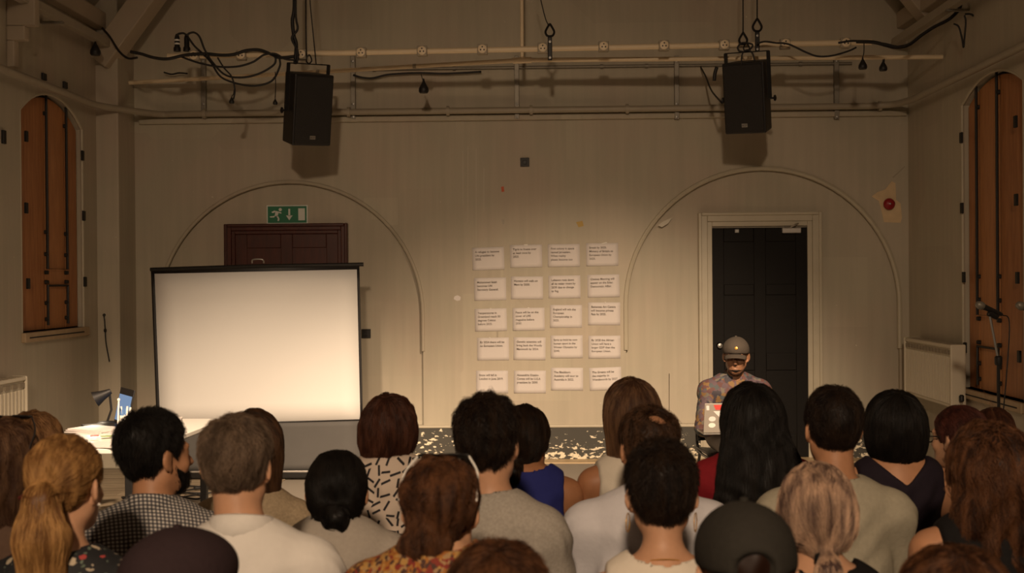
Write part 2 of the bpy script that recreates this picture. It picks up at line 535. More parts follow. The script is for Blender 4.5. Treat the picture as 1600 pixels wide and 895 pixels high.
# skirting boards
def skirting(name, lo, hi, front, label):
    root = struct(MB().mm(lo, hi).build(name, M['skirting'], bevel=0.004))
    tag(root, label)
    return root
zsk = 0.305
dl, dr = W(1093, 500).x, W(1282, 500).x
sk1 = skirting('baseboard_back', (XL + pier_w, YW - 0.028, 0), (dl, YW + 0.06, zsk), -1, 'tall black skirting board with white chips showing')
sk2 = skirting('baseboard_rear_corner', (dr, YW - 0.028, 0), (XR, YW + 0.06, zsk), -1, 'short run of chipped black skirting beside the black door')
MB().mm((XL + pier_w, YW - 0.036, zsk), (dl, YW + 0.05, zsk + 0.024)).build('skirting_cap', M['trim'], sk1, bevel=0.006)
MB().mm((dr, YW - 0.036, zsk), (XR, YW + 0.05, zsk + 0.024)).build('skirting_cap', M['trim'], sk2, bevel=0.006)
sk3 = struct(MB().mm((XR - 0.025, YB, 0), (XR + 0.02, YW - 0.03, 0.30)).build('baseboard_right', M['trim'], bevel=0.004))
MB().mm((XR - 0.045, YB, 0.30), (XR + 0.02, YW - 0.03, 0.335)).build('skirting_cap', M['trim'], sk3, bevel=0.006)
sk4 = struct(MB().mm((XL - 0.02, YB, 0), (XL + 0.025, pier_y, 0.30)).build('baseboard_left', M['skirting'], bevel=0.004))

M['drip'] = mat('paint_drip', (0.485, 0.44, 0.345), 0.5)
# wear on the back wall, each scar a thin proud or sunk chip with an outline of its own
def scar(pts, m, off=0.004):
    P = [W(px, py) for px, py in pts]
    mb = MB(); mb.prism([(p.x, p.z) for p in P], (0, YW, 0), (1, 0, 0), (0, 0, 1), (0, -off, 0))
    return mb.build('plaster_scar', m, wall_back)
scar([(1393, 283), (1399, 286), (1400, 312), (1407, 318), (1409, 340), (1407, 348), (1381, 347), (1377, 328), (1373, 314), (1362, 307), (1371, 300), (1383, 296)], M['plaster'])
scar([(1394, 277), (1396, 278), (1414, 261), (1413, 259.5)], M['wallpipe'], 0.002)
scar([(710, 463), (715, 461), (720, 464), (719, 469), (714, 470), (709, 467)], M['paper'], 0.002)
scar([(783, 292), (787, 291), (788, 299), (784, 300)], M['orange'], 0.002)
scar([(900, 347), (910, 345), (912, 353), (904, 355)], M['yellow'], 0.002)
scar([(784, 343), (788, 343), (788, 350), (785, 350)], M['wallpipe'], 0.002)
scar([(776, 518), (778.5, 518), (778.5, 527), (776, 527)], M['wallpipe'], 0.002)
for px, y0_, y1_ in ((723, 236, 318), (731, 228, 345), (744, 232, 385), (756, 262, 330), (1047, 580, 640)):
    scar([(px - 0.7, y0_), (px + 0.7, y0_), (px + 0.5, y1_), (px, y1_ + 3), (px - 0.5, y1_)], M['drip'], 0.0015)
scar([(1028, 352), (1036, 346), (1050, 340), (1044, 349), (1034, 355)], M['trim'], 0.003)

# ------------------------------------------------------------------ doors
def arch_frame(mb, x0, x1, z1, w, y0, y1):
    mb.mm((x0, y0, 0), (x0 + w, y1, z1)); mb.mm((x1 - w, y0, 0), (x1, y1, z1)); mb.mm((x0 + w, y0, z1 - w), (x1 - w, y1, z1))

def make_door(name, pl, pr, pt, ol, orr, ot, m_slab, m_frame, label, hinge_right=True):
    root = empty(name, (0, 0, 0)); struct(root); tag(root, label)
    yb = YW + REC
    x0, x1, zt = W(ol, ot).x, W(orr, ot).x, W(ol, ot).z
    d0, d1, dz = W(pl, pt).x, W(pr, pt).x, W(pl, pt).z
    wid = d0 - x0
    mb = MB()
    arch_frame(mb, x0, x1, zt, wid * 0.62, yb - 0.055, yb)
    fr = mb.build('door_frame', m_frame, root, bevel=0.006)
    mb = MB(); arch_frame(mb, x0 - 0.012, x1 + 0.012, zt + 0.012, 0.03, yb - 0.075, yb); mb.build('architrave_moulding', m_frame, root, bevel=0.008)
    mb = MB(); arch_frame(mb, x0 + wid * 0.62, x1 - wid * 0.62, zt - wid * 0.62, wid * 0.38, yb - 0.038, yb); mb.build('door_stop', m_frame, root, bevel=0.004)
    # slab: stiles and rails proud of sunk panels
    w = d1 - d0
    ys, yp = yb - 0.022, yb - 0.010
    mb = MB(); mb.mm((d0, yp, 0.01), (d1, yb, dz)); slab = mb.build('door_leaf', m_slab, root)
    st = 0.11
    mb = MB()
    for a, b in ((d0, d0 + st), (d0 + w / 2 - st / 2, d0 + w / 2 + st / 2), (d1 - st, d1)):
        mb.mm((a, ys, 0.01), (b, yp, dz))
    for za, zb in ((0.01, 0.22), (0.82, 0.98), (dz - 0.13, dz), (1.52, 1.62)):
        for a, b in ((d0 + st, d0 + w / 2 - st / 2), (d0 + w / 2 + st / 2, d1 - st)):
            mb.mm((a, ys, za), (b, yp, zb))
    mb.build('stiles_and_rails', m_slab, root, bevel=0.005)
    return root, (d0, d1, dz, yb)

door1, d1i = make_door('door_1', 366, 527, 366, 352, 541, 352, M['redwood'], M['redwood'], 'dark red varnished door mostly hidden behind the projection screen')
door2, d2i = make_door('door_2', 1113, 1263, 356, 1093, 1282, 334, M['blackdoor'], M['trim'], 'worn black panelled door in a cream frame behind the speaker')
# closer, hinges and lock of the black door
d0, d1, dz, yb = d2i
p = W(1237, 360)
mb = MB(); mb.mm((p.x - 0.09, yb - 0.07, dz - 0.055), (p.x + 0.085, yb - 0.02, dz - 0.005)); cl = mb.build('door_closer', M['alu'], door2, bevel=0.006)
mb = MB(); mb.tube([(p.x - 0.01, yb - 0.06, dz), (p.x + 0.02, yb - 0.1, dz + 0.02), (p.x + 0.06, yb - 0.05, dz + 0.035)], 0.008); mb.build('closer_arm', M['alu'], cl)
p = W(1152, 362); mb = MB(); mb.box((p.x, yb - 0.03, dz - 0.03), (0.04, 0.02, 0.035)); mb.build('bolt_keep', M['steel'], door2, bevel=0.004)
p = W(1125, 540); mb = MB(); mb.lathe([(0.0, 0.05), (0.022, 0.045), (0.026, 0.03), (0.012, 0.018), (0.012, 0.0), (0.03, 0.0)], (p.x, yb - 0.022, p.z), 14, Matrix.Rotation(R(90), 3, 'X')); mb.build('door_knob', M['steel'], door2, smooth=True)

# ------------------------------------------------------------------ windows with boarded shutters
def make_window(name, X, sgn, win, az, bars, hinges, ubar, ilow, label, rod_top):
    """sgn: +1 when the wall lies on the +x side"""
    y0, y1, z0, zs, zt = win
    root = empty(name, (X, (y0 + y1) / 2, z0)); struct(root); tag(root, label)
    inv = -Vector(root.location)
    def rel(o):
        o.matrix_parent_inverse = Matrix.Translation(inv); return o
    xs = X + sgn * 0.05                        # face of the shutters
    edges = [y0 + 0.03] + bars + [y1 - 0.02]
    for a, b in zip(edges[:-1], edges[1:]):
        a += 0.006; b -= 0.006
        n = 8
        poly = [(a, z0 + 0.006), (b, z0 + 0.006)] + [(b + (a - b) * k / n, az(b + (a - b) * k / n) - 0.03) for k in range(n + 1)]
        mb = MB(); mb.prism(poly, (xs, 0, 0), (0, 1, 0), (0, 0, 1), (sgn * 0.035, 0, 0))
        pl = rel(mb.build('shutter_plank', M['shutter'], root, bevel=0.004, seg=1))
    # backing board and frame lining
    n = 16
    ring = [(y0, z0)] + [(y0 + (y1 - y0) * k / n, az(y0 + (y1 - y0) * k / n)) for k in range(n + 1)] + [(y1, z0)]
    mb = MB(); mb.prism(ring, (xs + sgn * 0.04, 0, 0), (0, 1, 0), (0, 0, 1), (sgn * 0.02, 0, 0)); rel(mb.build('backing_board', M['darkline'], root))
    mb = MB(); pts = [(X + sgn * 0.01, a, b) for a, b in ring]; mb.tube(pts, 0.014, 6); rel(mb.build('window_frame', M['trim'], root, smooth=True))
    # sill
    sm = mat('sill_wood_' + name, (0.42, 0.31, 0.19), 0.5, noise=0.2, nscale=12)
    mb = MB(); mb.mm((X - sgn * 0.035, y0 - 0.02, z0 - 0.075), (X + sgn * 0.10, y1 + 0.03, z0)); s_ = rel(mb.build('window_sill', sm, root, bevel=0.006))
    mb = MB(); mb.mm((X - sgn * 0.038, y0 + 0.05, z0 - 0.045), (X - sgn * 0.030, y1 - 0.1, z0 - 0.035)); o_ = rel(mb.build('sill_crack', M['darkline'], root))
    # iron bars: two long rods ending in a hook, and a lower loop
    zu, zl = ubar, ilow
    ba, bb = bars
    xb = xs - sgn * 0.022
    mb = MB()
    mb.tube([(xb, ba, rod_top(ba)), (xb, ba, zu), (xb, bb, zu), (xb, bb, rod_top(bb))], 0.011, 6); rel(mb.build('bolt_rod', M['iron'], root))
    mb = MB()
    mb.tube([(xb, ba, z0 + 0.04), (xb, ba, zl), (xb, bb, zl), (xb, bb, z0 + 0.04)], 0.011, 6); rel(mb.build('bolt_rod', M['iron'], root))
    for b_ in bars:
        for z in (z0 + 0.09, (z0 + zl) / 2 + 0.04, zl + 0.03, zu - 0.03, zu + 0.12, zu + 0.30, az(b_) - 0.16):
            mb = MB(); mb.box((xs - sgn * 0.012, b_, z), (0.03, 0.042, 0.032)); rel(mb.build('rod_staple', M['iron'], root, bevel=0.006, seg=1))
    for y_, z in hinges:
        mb = MB(); mb.box((X - sgn * 0.006, y_, z), (0.018, 0.045, 0.085)); rel(mb.build('hinge', M['iron'], root, bevel=0.003, seg=1))
    return root

bl = [atx(74, 400, XL - 0.03).y, atx(105, 400, XL - 0.03).y]
hl = [(atx(px, py, XL).y, atx(px, py, XL).z) for px, py in ((40, 213), (128, 243), (40, 325), (130, 337), (43, 443), (132, 440))]
window_1 = make_window('window_1', XL, -1, WINL, azl, bl, hl, atx(90, 420, XL).z, atx(90, 446, XL).z, 'arched window boarded with orange-brown shutters above the radiator and desk', lambda y_: azl(y_) + 0.02)
br = sorted([atx(1527, 400, XR + 0.03).y, atx(1559, 400, XR + 0.03).y])
hr = [(atx(px, py, XR).y, atx(px, py, XR).z) for px, py in ((1503, 215), (1588, 190), (1504, 325), (1589, 312), (1507, 433), (1591, 434), (1509, 543), (1594, 557))]
window_2 = make_window('window_2', XR, 1, WINR, azr, br, hr, atx(1550, 494, XR).z, atx(1550, 545, XR).z, 'tall arched window boarded with orange-brown shutters behind the microphone stand', lambda y_: azr(y_) + 0.16)

# ------------------------------------------------------------------ pipes around the walls
def pipe_run(name, pts, r, m, label, cat='pipe', clips=()):
    root = empty(name, pts[0]); tag(root, label, cat)
    inv = Matrix.Translation(-Vector(pts[0]))
    o = MB().tube(pts, r, 10).build('tube', m, root, smooth=True); o.matrix_parent_inverse = inv
    for c in clips:
        c = Vector(c)
        o = MB().lathe([(r * 1.0, -0.014), (r * 1.5, -0.014), (r * 1.5, 0.014), (r * 1.0, 0.014)], c, 12,
                       Matrix.Rotation(R(90), 3, 'Y'), cap=False).build('pipe_clip', m, root, smooth=True)
        o.matrix_parent_inverse = inv
    return root

ZP = W(815, 174).z
xl_, xr_ = XL + 0.10, XR - 0.10
yp = YW - 0.09
path = [(xl_, 3.5, ZP), (xl_, YW - 1.1, ZP), (xl_, YW - 0.75, ZP), (xl_ + 0.13, YW - 0.44, ZP), (xl_ + 0.36, yp, ZP), (xl_ + 0.5, yp, ZP)]
path = [Vector(p) for p in path[:2]] + smooth_curve(path[1:], 5)[1:]
path += [Vector((xr_ - 0.45, yp, ZP))] + smooth_curve([(xr_ - 0.3, yp, ZP), (xr_ - 0.08, yp - 0.1, ZP), (xr_, yp - 0.4, ZP)], 5) + [Vector((xr_, 3.5, ZP))]
pipe_run('heating_pipe', path, 0.030, M['wallpipe'], 'long painted pipe running round three walls above the windows', 'pipe',
         [(at(px, 174, yp).x, yp, ZP) for px in (320, 545, 700, 830, 980, 1150, 1375)])
mb = MB().mm((XL + pier_w + 0.05, YW - 0.045, ZP - 0.085), (XR - 0.02, YW, ZP - 0.035)); o = mb.build('trim_8', M['wall'], bevel=0.01); struct(o); tag(o, 'narrow plaster ledge under the long wall pipe')
# steel uprights behind the lighting bar
for i, px in enumerate((320, 553, 808, 1057, 1306)):
    p0 = W(px, 182); p1 = W(px + 1, 92)
    root = empty('steel_upright', (p0.x, YW - 0.03, p0.z - 0.03))
    tag(root, ['steel upright on the rear wall above the red door', 'steel upright on the rear wall just beside the loudspeaker over the screen', 'steel upright on the rear wall under the pipe joint at mid-wall',
               'steel upright on the rear wall next to the loudspeaker over the black door', 'steel upright on the rear wall nearest the shuttered window with the microphones'][i], 'bracket', 'steel uprights on the rear wall')
    MB().mm((-0.022, -0.02, 0), (0.022, 0.03, p1.z - p0.z + 0.05)).build('strut', M['galv'], root, bevel=0.004)
    for z in (0.02, 0.14, p1.z - p0.z):
        MB().lathe([(0.012, 0), (0.012, 0.016), (0.0, 0.018)], (0, -0.018, z), 8, Matrix.Rotation(R(90), 3, 'X')).build('bolt', M['steel'], root)
# conduit on the wall
zc = W(815, 106).z
pipe_run('wall_conduit', [(W(548, 106).x, YW - 0.02, zc), (W(1330, 106).x, YW - 0.02, zc)], 0.014, M['galv'], 'thin grey conduit along the rear wall behind the lighting bar', 'pipe', [(W(px, 106).x, YW - 0.02, zc) for px in (585, 710, 940, 1010, 1250)])
# side wall trunking with a lighting bar each
for X, s, lab in ((XL + 0.14, 1, 'square trunking on the wall above the window near the screen'), (XR - 0.14, -1, 'square trunking on the wall above the window near the microphones')):
    root = empty('cable_trunking', (X, 5.5, 3.82)); tag(root, lab, 'trunking')
    MB().mm((-0.035, 0, -0.035), (0.035, YW - 5.6, 0.035)).build('channel', M['wallpipe'], root, bevel=0.005)
    for y_ in (0.6, 1.8, 3.0, 4.2):
        MB().mm((-s * 0.15, y_ - 0.02, -0.05), (s * 0.04, y_ + 0.02, -0.033)).build('bracket', M['galv'], root)
# corbel at the top of the left wall
pc_ = atx(10, 104, XL)
root = empty('corbel', (XL, pc_.y, pc_.z)); tag(root, 'stepped wooden corbel high on the wall over the window by the desk', 'corbel')
for k, (ya, yb_, za, zb, xx) in enumerate(((0.0, 0.09, 0.0, 0.20, 0.06), (0.0, 0.09, 0.20, 0.31, 0.14), (0.0, 0.09, 0.31, 0.52, 0.22))):
    MB().mm((0, ya, za), (xx, yb_, zb)).build('corbel_step', M['beam'], root, bevel=0.010)
# little black vents and plates
for px, py, w_, h_, lab in ((67, 120, 0.07, 0.055, 'small black plate on the side wall over the window arch, further from the stage'), (100, 133, 0.07, 0.055, 'small black plate on the side wall over the window arch, nearer the stage'), (4, 214, 0.05, 0.10, 'small black plate on the side wall at shutter height')):
    p = atx(px, py, XL)
    o = MB().mm((0, -w_ / 2, -h_ / 2), (0.02, w_ / 2, h_ / 2)).build('wall_plate', M['iron'], bevel=0.003); o.location = p; tag(o, lab, 'plate')
for px, py, s_, lab in ((820, 253.5, 0.083, 'square black plate high on the rear wall above the papers'), (571, 521.5, 0.085, 'square black plate on the rear wall at the edge of the screen')):
    p = W(px, py)
    root = empty('wall_plate', (p.x, YW + (REC if px < 600 else 0), p.z)); tag(root, lab, 'plate')
    MB().mm((-s_ / 2, -0.014, -s_ / 2), (s_ / 2, 0, s_ / 2)).build('plate', M['iron'], root, bevel=0.003)
    MB().mm((-s_ * 0.22, -0.022, -s_ * 0.22), (s_ * 0.22, -0.012, s_ * 0.22)).build('insert', M['black'], root, bevel=0.003)
# red alarm bell
p = W(1388, 319)
root = empty('alarm_bell', (p.x, YW - 0.004, p.z)); tag(root, 'round dark red alarm bell on bare plaster beside the black door', 'bell')
rx = Matrix.Rotation(R(90), 3, 'X')
MB().lathe([(0.030, 0), (0.030, 0.022), (0.0, 0.022)], (0, 0, 0), 20, rx).build('base', M['black'], root)
MB().lathe([(0.050, 0.018), (0.054, 0.026), (0.050, 0.042), (0.034, 0.056), (0.0, 0.062)], (0, 0, 0), 24, rx, cap=False).build('gong', M['red'], root, smooth=True)
MB().lathe([(0.008, 0.058), (0.008, 0.068), (0.0, 0.070)], (0, 0, 0), 10, rx).build('screw', M['steel'], root)
# hook and cord on the left pier
p = at(163, 492, pier_y)
root = empty('blind_cord', (p.x, pier_y, p.z)); tag(root, 'short dark pull cord hanging from a hook on the corner pier', 'cord')
MB().lathe([(0.014, 0), (0.010, 0.02), (0.0, 0.024)], (0, 0, 0), 10, rx).build('hook', M['iron'], root)
MB().tube(smooth_curve([(0, -0.012, 0), (0.008, -0.015, -0.06), (0.012, -0.015, -0.13), (0.02, -0.02, -0.25), (0.05, -0.02, -0.42)], 5), 0.006, 6).build('cord', M['cable'], root)
MB().lathe([(0.004, 0.02), (0.014, 0.008), (0.012, -0.012), (0.004, -0.018)], (0.012, -0.015, -0.14), 10).build('toggle', M['iron'], root)

def text_mesh(name, cu, parent):
    cu.resolution_u = 2
    tmp = bpy.data.objects.new(name, cu)
    me = bpy.data.meshes.new_from_object(tmp)
    bpy.data.objects.remove(tmp)
    o = bpy.data.objects.new(name, me); COL.objects.link(o); o.parent = parent
    return o
# ------------------------------------------------------------------ emergency exit sign
p0, p1 = W(415, 350), W(479.5, 319.5)
sw_, sh_ = p1.x - p0.x, p1.z - p0.z
root = empty('exit_sign', (p0.x, YW + REC - 0.012, p0.z)); tag(root, 'green emergency exit sign with running figure and down arrow above the red door', 'sign')
ys_ = -0.012
MB().mm((0, 0, 0), (sw_, 0.012, sh_)).build('border', M['signwhite'], root, bevel=0.002, seg=1)
MB().mm((0.012, -0.003, 0.012), (sw_ - 0.012, 0.002, sh_ - 0.012)).build('green_field', M['green'], root)
def glyph(name, polys):
    mb = MB()
    for poly in polys:
        mb.prism([(a * sw_, b * sh_) for a, b in poly], (0, -0.003, 0), (1, 0, 0), (0, 0, 1), (0, -0.002, 0))
    return mb.build(name, M['signwhite'], root)
def disc(cx, cy, r, asp):
    return [(cx + r * math.cos(2 * math.pi * k / 12) / asp, cy + r * math.sin(2 * math.pi * k / 12)) for k in range(12)]
asp = sw_ / sh_
glyph('running_figure', [disc(0.335, 0.76, 0.085, asp), [(0.22, 0.70), (0.30, 0.66), (0.27, 0.40), (0.20, 0.42)], [(0.20, 0.72), (0.225, 0.64), (0.15, 0.58), (0.12, 0.64)],
      [(0.29, 0.66), (0.30, 0.58), (0.36, 0.55), (0.365, 0.61)], [(0.21, 0.46), (0.19, 0.36), (0.09, 0.35), (0.08, 0.41), (0.16, 0.42)],
      [(0.23, 0.45), (0.28, 0.43), (0.315, 0.28), (0.30, 0.16), (0.265, 0.17), (0.275, 0.29)]])
glyph('down_arrow', [[(0.53, 0.80), (0.575, 0.80), (0.575, 0.42), (0.53, 0.42)], [(0.475, 0.45), (0.63, 0.45), (0.552, 0.20)]])
glyph('doorway_symbol', [[(0.77, 0.82), (0.93, 0.82), (0.93, 0.19), (0.77, 0.19)]])

# ------------------------------------------------------------------ twenty printed sheets
SHEETS = [
 (763, 404, 2.0, 'A refugee to become\nUN president by\n2025.'), (822, 400, 1.2, 'Tigris to freeze over\nat least once by\n2025.'),
 (881, 399, 0.6, 'First colony in space\nnamed Jerusalem.\nWhen reality\nplease become too'), (941, 397.5, 0.8, 'Brexit by 2025.\nMinistry of Britain to\nEuropean Union by\n2025.'),
 (766, 451.5, 1.2, 'Mohammed Salah\nbecomes UN\nSecretary General.'), (823.5, 449.5, 0.0, 'Humans will walk on\nMars by 2030.'),
 (882, 448, 0.8, 'Lebanon runs down\nall its water rivers by\n2030 due to change\nto fog.'), (943, 446.5, 1.2, 'Chelsea Manning will\nappear on the Eden\nDemocratic Affair.'),
 (767, 499.5, 1.4, 'Temperatures in\nGreenland reach 50\ndegrees Celsius\nbefore 2025.'), (826, 498.5, 0.9, 'Peace will be on the\ncover of LIFE\nmagazine before\n2030.'),
 (884.5, 494, 0.0, 'England will win the\nEuropean\nChampionship in\n2025.'), (944, 490, 0.0, 'Battersea Art Centre\nwill become private\nflats by 2025.'),
 (770.5, 545, 0.8, 'By 2024 there will be\nno European Union.'), (827.5, 544.5, -0.3, 'Genetic scientists will\nbring back the Woolly\nMammoth by 2024.'),
 (885.5, 541.5, 0.6, 'Syria to hold its own\nhuman sport in the\nWinter Olympics by\n2040.'), (944.5, 542, 0.4, 'By 2028 the African\nUnion will have a\nlarger GDP than the\nEuropean Union.'),
 (769, 596.5, 0.3, 'Snow will fall in\nLondon in June 2019.'), (828, 596.5, 0.0, 'Alexandria Ocasio-\nCortez will be U.S.A\npresident by 2030.'),
 (886, 592, 0.0, 'The Blackburn\nAcademy will tour to\nAustralia in 2022.'), (946, 591.5, 2.4, 'The Greens will be\nthe majority in\nWandsworth by 2027.')]
TAPE = {3: (0.02, 0.05, -14), 1: (0.0, 0.035, 0), 8: (0.0, 0.012, 10), 9: (0.0, 0.016, 0), 12: (-0.03, 0.012, 0), 11: (0.01, 0.012, 0)}
ROWN = ['top row', 'second row', 'third row', 'fourth row', 'bottom row']
COLN = ['first', 'second', 'third', 'fourth']
for i, (px, py, rot, txt) in enumerate(SHEETS):
    p = W(px, py)
    root = empty('printed_sheet', (p.x, YW - 0.003, p.z)); root.rotation_euler = (0, R(-rot + 0.4), 0)
    tag(root, 'white printed sheet, %s of four in the %s on the rear wall' % (COLN[i % 4], ROWN[i // 4]), 'paper sheet', 'printed sheets on the rear wall')
    n = 6; mb = MB(); vv = []; ff = []
    for a in range(n + 1):
        for b in range(n + 1):
            u, v = a / n - 0.5, b / n - 0.5
            vv.append((u * 0.297, -0.004 * abs(v - 0.35) ** 1.5 - 0.0015 * math.sin(3 * u + i), v * 0.210))
    for a in range(n):
        for b in range(n):
            q = a * (n + 1) + b; ff.append((q, q + n + 1, q + n + 2, q + 1))
    mb.add(vv, ff); sh = mb.build('sheet', M['paper'], root, smooth='all', fix=False)
    so = sh.modifiers.new('thick', 'SOLIDIFY'); so.thickness = 0.0006; so.offset = 1
    cu = bpy.data.curves.new('printed_text', 'FONT'); cu.body = txt; cu.size = 0.0262; cu.space_line = 1.30; cu.offset = 0.0004
    cu.materials.append(M['ink'])
    t = text_mesh('printed_text', cu, root)
    t.rotation_euler = (R(90), 0, 0); t.location = (-0.121, -0.0075, 0.056)
    if i in TAPE:
        tx, tw, tr = TAPE[i]
        o = MB().box((tx, -0.004, 0.104), (tw, 0.002, 0.012), Matrix.Rotation(R(tr), 3, 'Y')).build('tape', M['tape'], root)

# ------------------------------------------------------------------ projection screen
YS = YW - 1.05
tl, tr_, bl_, br_ = at(241, 427, YS), at(558, 420, YS), at(250, 664, YS), at(563.5, 655.5, YS)
cx_, cz_ = (tl.x + tr_.x) / 2, 0
root = empty('projection_screen', (cx_, YS, 0)); tag(root, 'white pull-up projection screen with black borders standing on the floor', 'screen')
inv = Matrix.Translation(-Vector(root.location))
def quad_sheet(name, pts, y, th, m, nx=10, nz=8, bow=0.0):
    mb = MB(); vv = []; ff = []
    a, b, c, d = [Vector((p.x, y, p.z)) for p in pts]       # tl tr br bl
    for i in range(nx + 1):
        for k in range(nz + 1):
            u, v = i / nx, k / nz
            q = a.lerp(b, u).lerp(d.lerp(c, u), v)
            q.y += bow * math.sin(math.pi * u) * math.sin(math.pi * v)
            vv.append(q)
    for i in range(nx):
        for k in range(nz):
            q = i * (nz + 1) + k; ff.append((q, q + 1, q + nz + 2, q + nz + 1))
    o = mb.add(vv, ff).build(name, m, root, smooth='all', fix=False)
    so = o.modifiers.new('thick', 'SOLIDIFY'); so.thickness = th; so.offset = -1
    o.matrix_parent_inverse = inv
    return o
quad_sheet('white_fabric', (tl, tr_, br_, bl_), YS, 0.002, M['screen'], bow=0.01)
xt = 0.028
def ext(p, dx, dz): return Vector((p.x + dx, p.y, p.z + dz))
for pts in ((ext(tl, -xt, 0), ext(tl, 0.002, 0), ext(bl_, 0.002, 0), ext(bl_, -xt, 0)), (ext(tr_, -0.002, 0), ext(tr_, xt * 0.7, 0), ext(br_, xt * 0.7, 0), ext(br_, -0.002, 0)),
            (ext(tl, -xt, 0.03), ext(tr_, xt * 0.7, 0.03), ext(tr_, xt * 0.7, -0.004), ext(tl, -xt, -0.004))):
    quad_sheet('black_border', pts, YS - 0.001, 0.002, M['screenblack'], 2, 8)
fl, fr_ = at(272, 752, YS), at(566, 744, YS)
fl.x = bl_.x - xt; fr_.x = br_.x + xt * 0.7; fl.z = 0.075; fr_.z = 0.075
quad_sheet('grey_drop', (ext(bl_, -xt, 0.002), ext(br_, xt * 0.7, 0.002), fr_, fl), YS + 0.001, 0.002, M['skirtcloth'])
quad_sheet('black_border', (ext(bl_, -xt, 0.004), ext(br_, xt * 0.7, 0.004), ext(br_, xt * 0.7, -0.008), ext(bl_, -xt, -0.008)), YS - 0.0015, 0.003, M['screenblack'], 2, 2)
a, b = at(235, 421, YS), at(568, 413, YS)
o = MB().tube([a, a.lerp(b, 0.5) + Vector((0, 0, 0.008)), b], 0.017, 10).build('top_bar', M['blacksat'], root, smooth=True); o.matrix_parent_inverse = inv
p = at(403, 411, YS)
o = MB().tube(smooth_curve([p + Vector((-0.05, 0, 0)), p + Vector((-0.04, -0.01, 0.03)), p + Vector((0.04, -0.01, 0.03)), p + Vector((0.05, 0, 0))], 4), 0.007, 8).build('lifting_handle', M['steel'], root, smooth=True); o.matrix_parent_inverse = inv
o = MB().mm((fl.x - 0.05, YS - 0.05, 0.015), (fr_.x + 0.05, YS + 0.05, 0.075)).build('floor_housing', M['blacksat'], root, bevel=0.012); o.matrix_parent_inverse = inv
o = MB().mm((fl.x - 0.05, YS - 0.053, 0.066), (fr_.x + 0.05, YS - 0.02, 0.080)).build('housing_trim', M['alu'], root, bevel=0.003); o.matrix_parent_inverse = inv
for xx in (fl.x + 0.15, fr_.x - 0.15):
    o = MB().box((xx, YS, 0.008), (0.06, 0.34, 0.016)).build('foot', M['black'], root, bevel=0.005); o.matrix_parent_inverse = inv
pm = (fl.x + fr_.x) / 2
o = MB().tube([(pm, YS + 0.03, 0.05), (pm, YS + 0.03, (a.z + b.z) / 2)], 0.014, 10).build('support_pole', M['alu'], root, smooth=True); o.matrix_parent_inverse = inv

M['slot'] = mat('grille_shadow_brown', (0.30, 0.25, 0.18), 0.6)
# ------------------------------------------------------------------ radiators
def radiator(X, s, y0, y1, z0, z1, label, nf):
    root = empty('radiator', (X, (y0 + y1) / 2, z0)); tag(root, label, 'radiator', 'radiators under the windows')
    L = y1 - y0; H = z1 - z0
    d0, d1 = -s * 0.03, -s * 0.14                # back and front, out of the wall
    o = MB().mm((d0, -L / 2, 0), (d1 + s * 0.012, L / 2, H - 0.03)).build('panel', M['radiator'], root, bevel=0.01)
    mb = MB()
    for k in range(nf):
        y_ = -L / 2 + L * (k + 0.5) / nf
        mb.mm((d1 + s * 0.014, y_ - L / nf * 0.32, 0.03), (d1, y_ + L / nf * 0.32, H - 0.10))
    f = mb.build('ribs', M['radiator'], root, bevel=0.005, seg=1)
    for sg in (-1, 1):
        MB().mm((d0, sg * (L / 2 + 0.004) - 0.012, -0.01), (d1 - s * 0.012, sg * (L / 2 + 0.004) + 0.012, H)).build('end_cover', M['radiator'], root, bevel=0.012)
    mb = MB(); mb.mm((d0, -L / 2, H - 0.035), (d1 - s * 0.006, L / 2, H - 0.004)); top = mb.build('top_grille', M['radiator'], root, bevel=0.008)
    ng = nf // 2
    mb = MB()
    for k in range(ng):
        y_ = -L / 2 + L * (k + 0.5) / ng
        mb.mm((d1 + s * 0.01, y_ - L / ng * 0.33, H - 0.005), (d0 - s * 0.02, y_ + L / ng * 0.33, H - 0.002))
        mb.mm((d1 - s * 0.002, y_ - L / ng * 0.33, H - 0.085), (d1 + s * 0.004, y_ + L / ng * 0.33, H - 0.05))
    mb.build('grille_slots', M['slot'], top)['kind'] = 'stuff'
    for sg in (-0.6, 0.6):
        MB().mm((0, sg * L / 2 - 0.015, 0.1), (d0, sg * L / 2 + 0.015, H - 0.12)).build('wall_bracket', M['galv'], root)
    yv = -L / 2 - 0.05 if s > 0 else L / 2 + 0.05
    MB().tube([(d0 - s * 0.05, yv * 0.92, 0.05), (d0 - s * 0.05, yv, 0.05), (d0 - s * 0.05, yv, -z0 + 0.01)], 0.009, 8).build('feed_pipe', M['wallpipe'], root, smooth=True)
    MB().lathe([(0.013, 0), (0.02, 0.008), (0.02, 0.045), (0.012, 0.055)], (d0 - s * 0.05, yv, 0.06), 12).build('valve', M['black'], root, smooth=True)
    return root
ra, rb = atx(1492, 540, XR - 0.12), atx(1417, 531, XR - 0.12)
radiator(XR, 1, ra.y + 0.02, rb.y - 0.02, atx(1490, 638, XR - 0.12).z, atx(1490, 538, XR - 0.12).z, 'cream ribbed radiator on the wall beside the black door', 30)
la = atx(36, 590, XL + 0.12)
radiator(XL, -1, la.y - 1.6, la.y, atx(36, 587, XL + 0.12).z - 0.55, atx(36, 587, XL + 0.12).z, 'cream ribbed radiator at the edge of the picture below the shuttered window', 26)

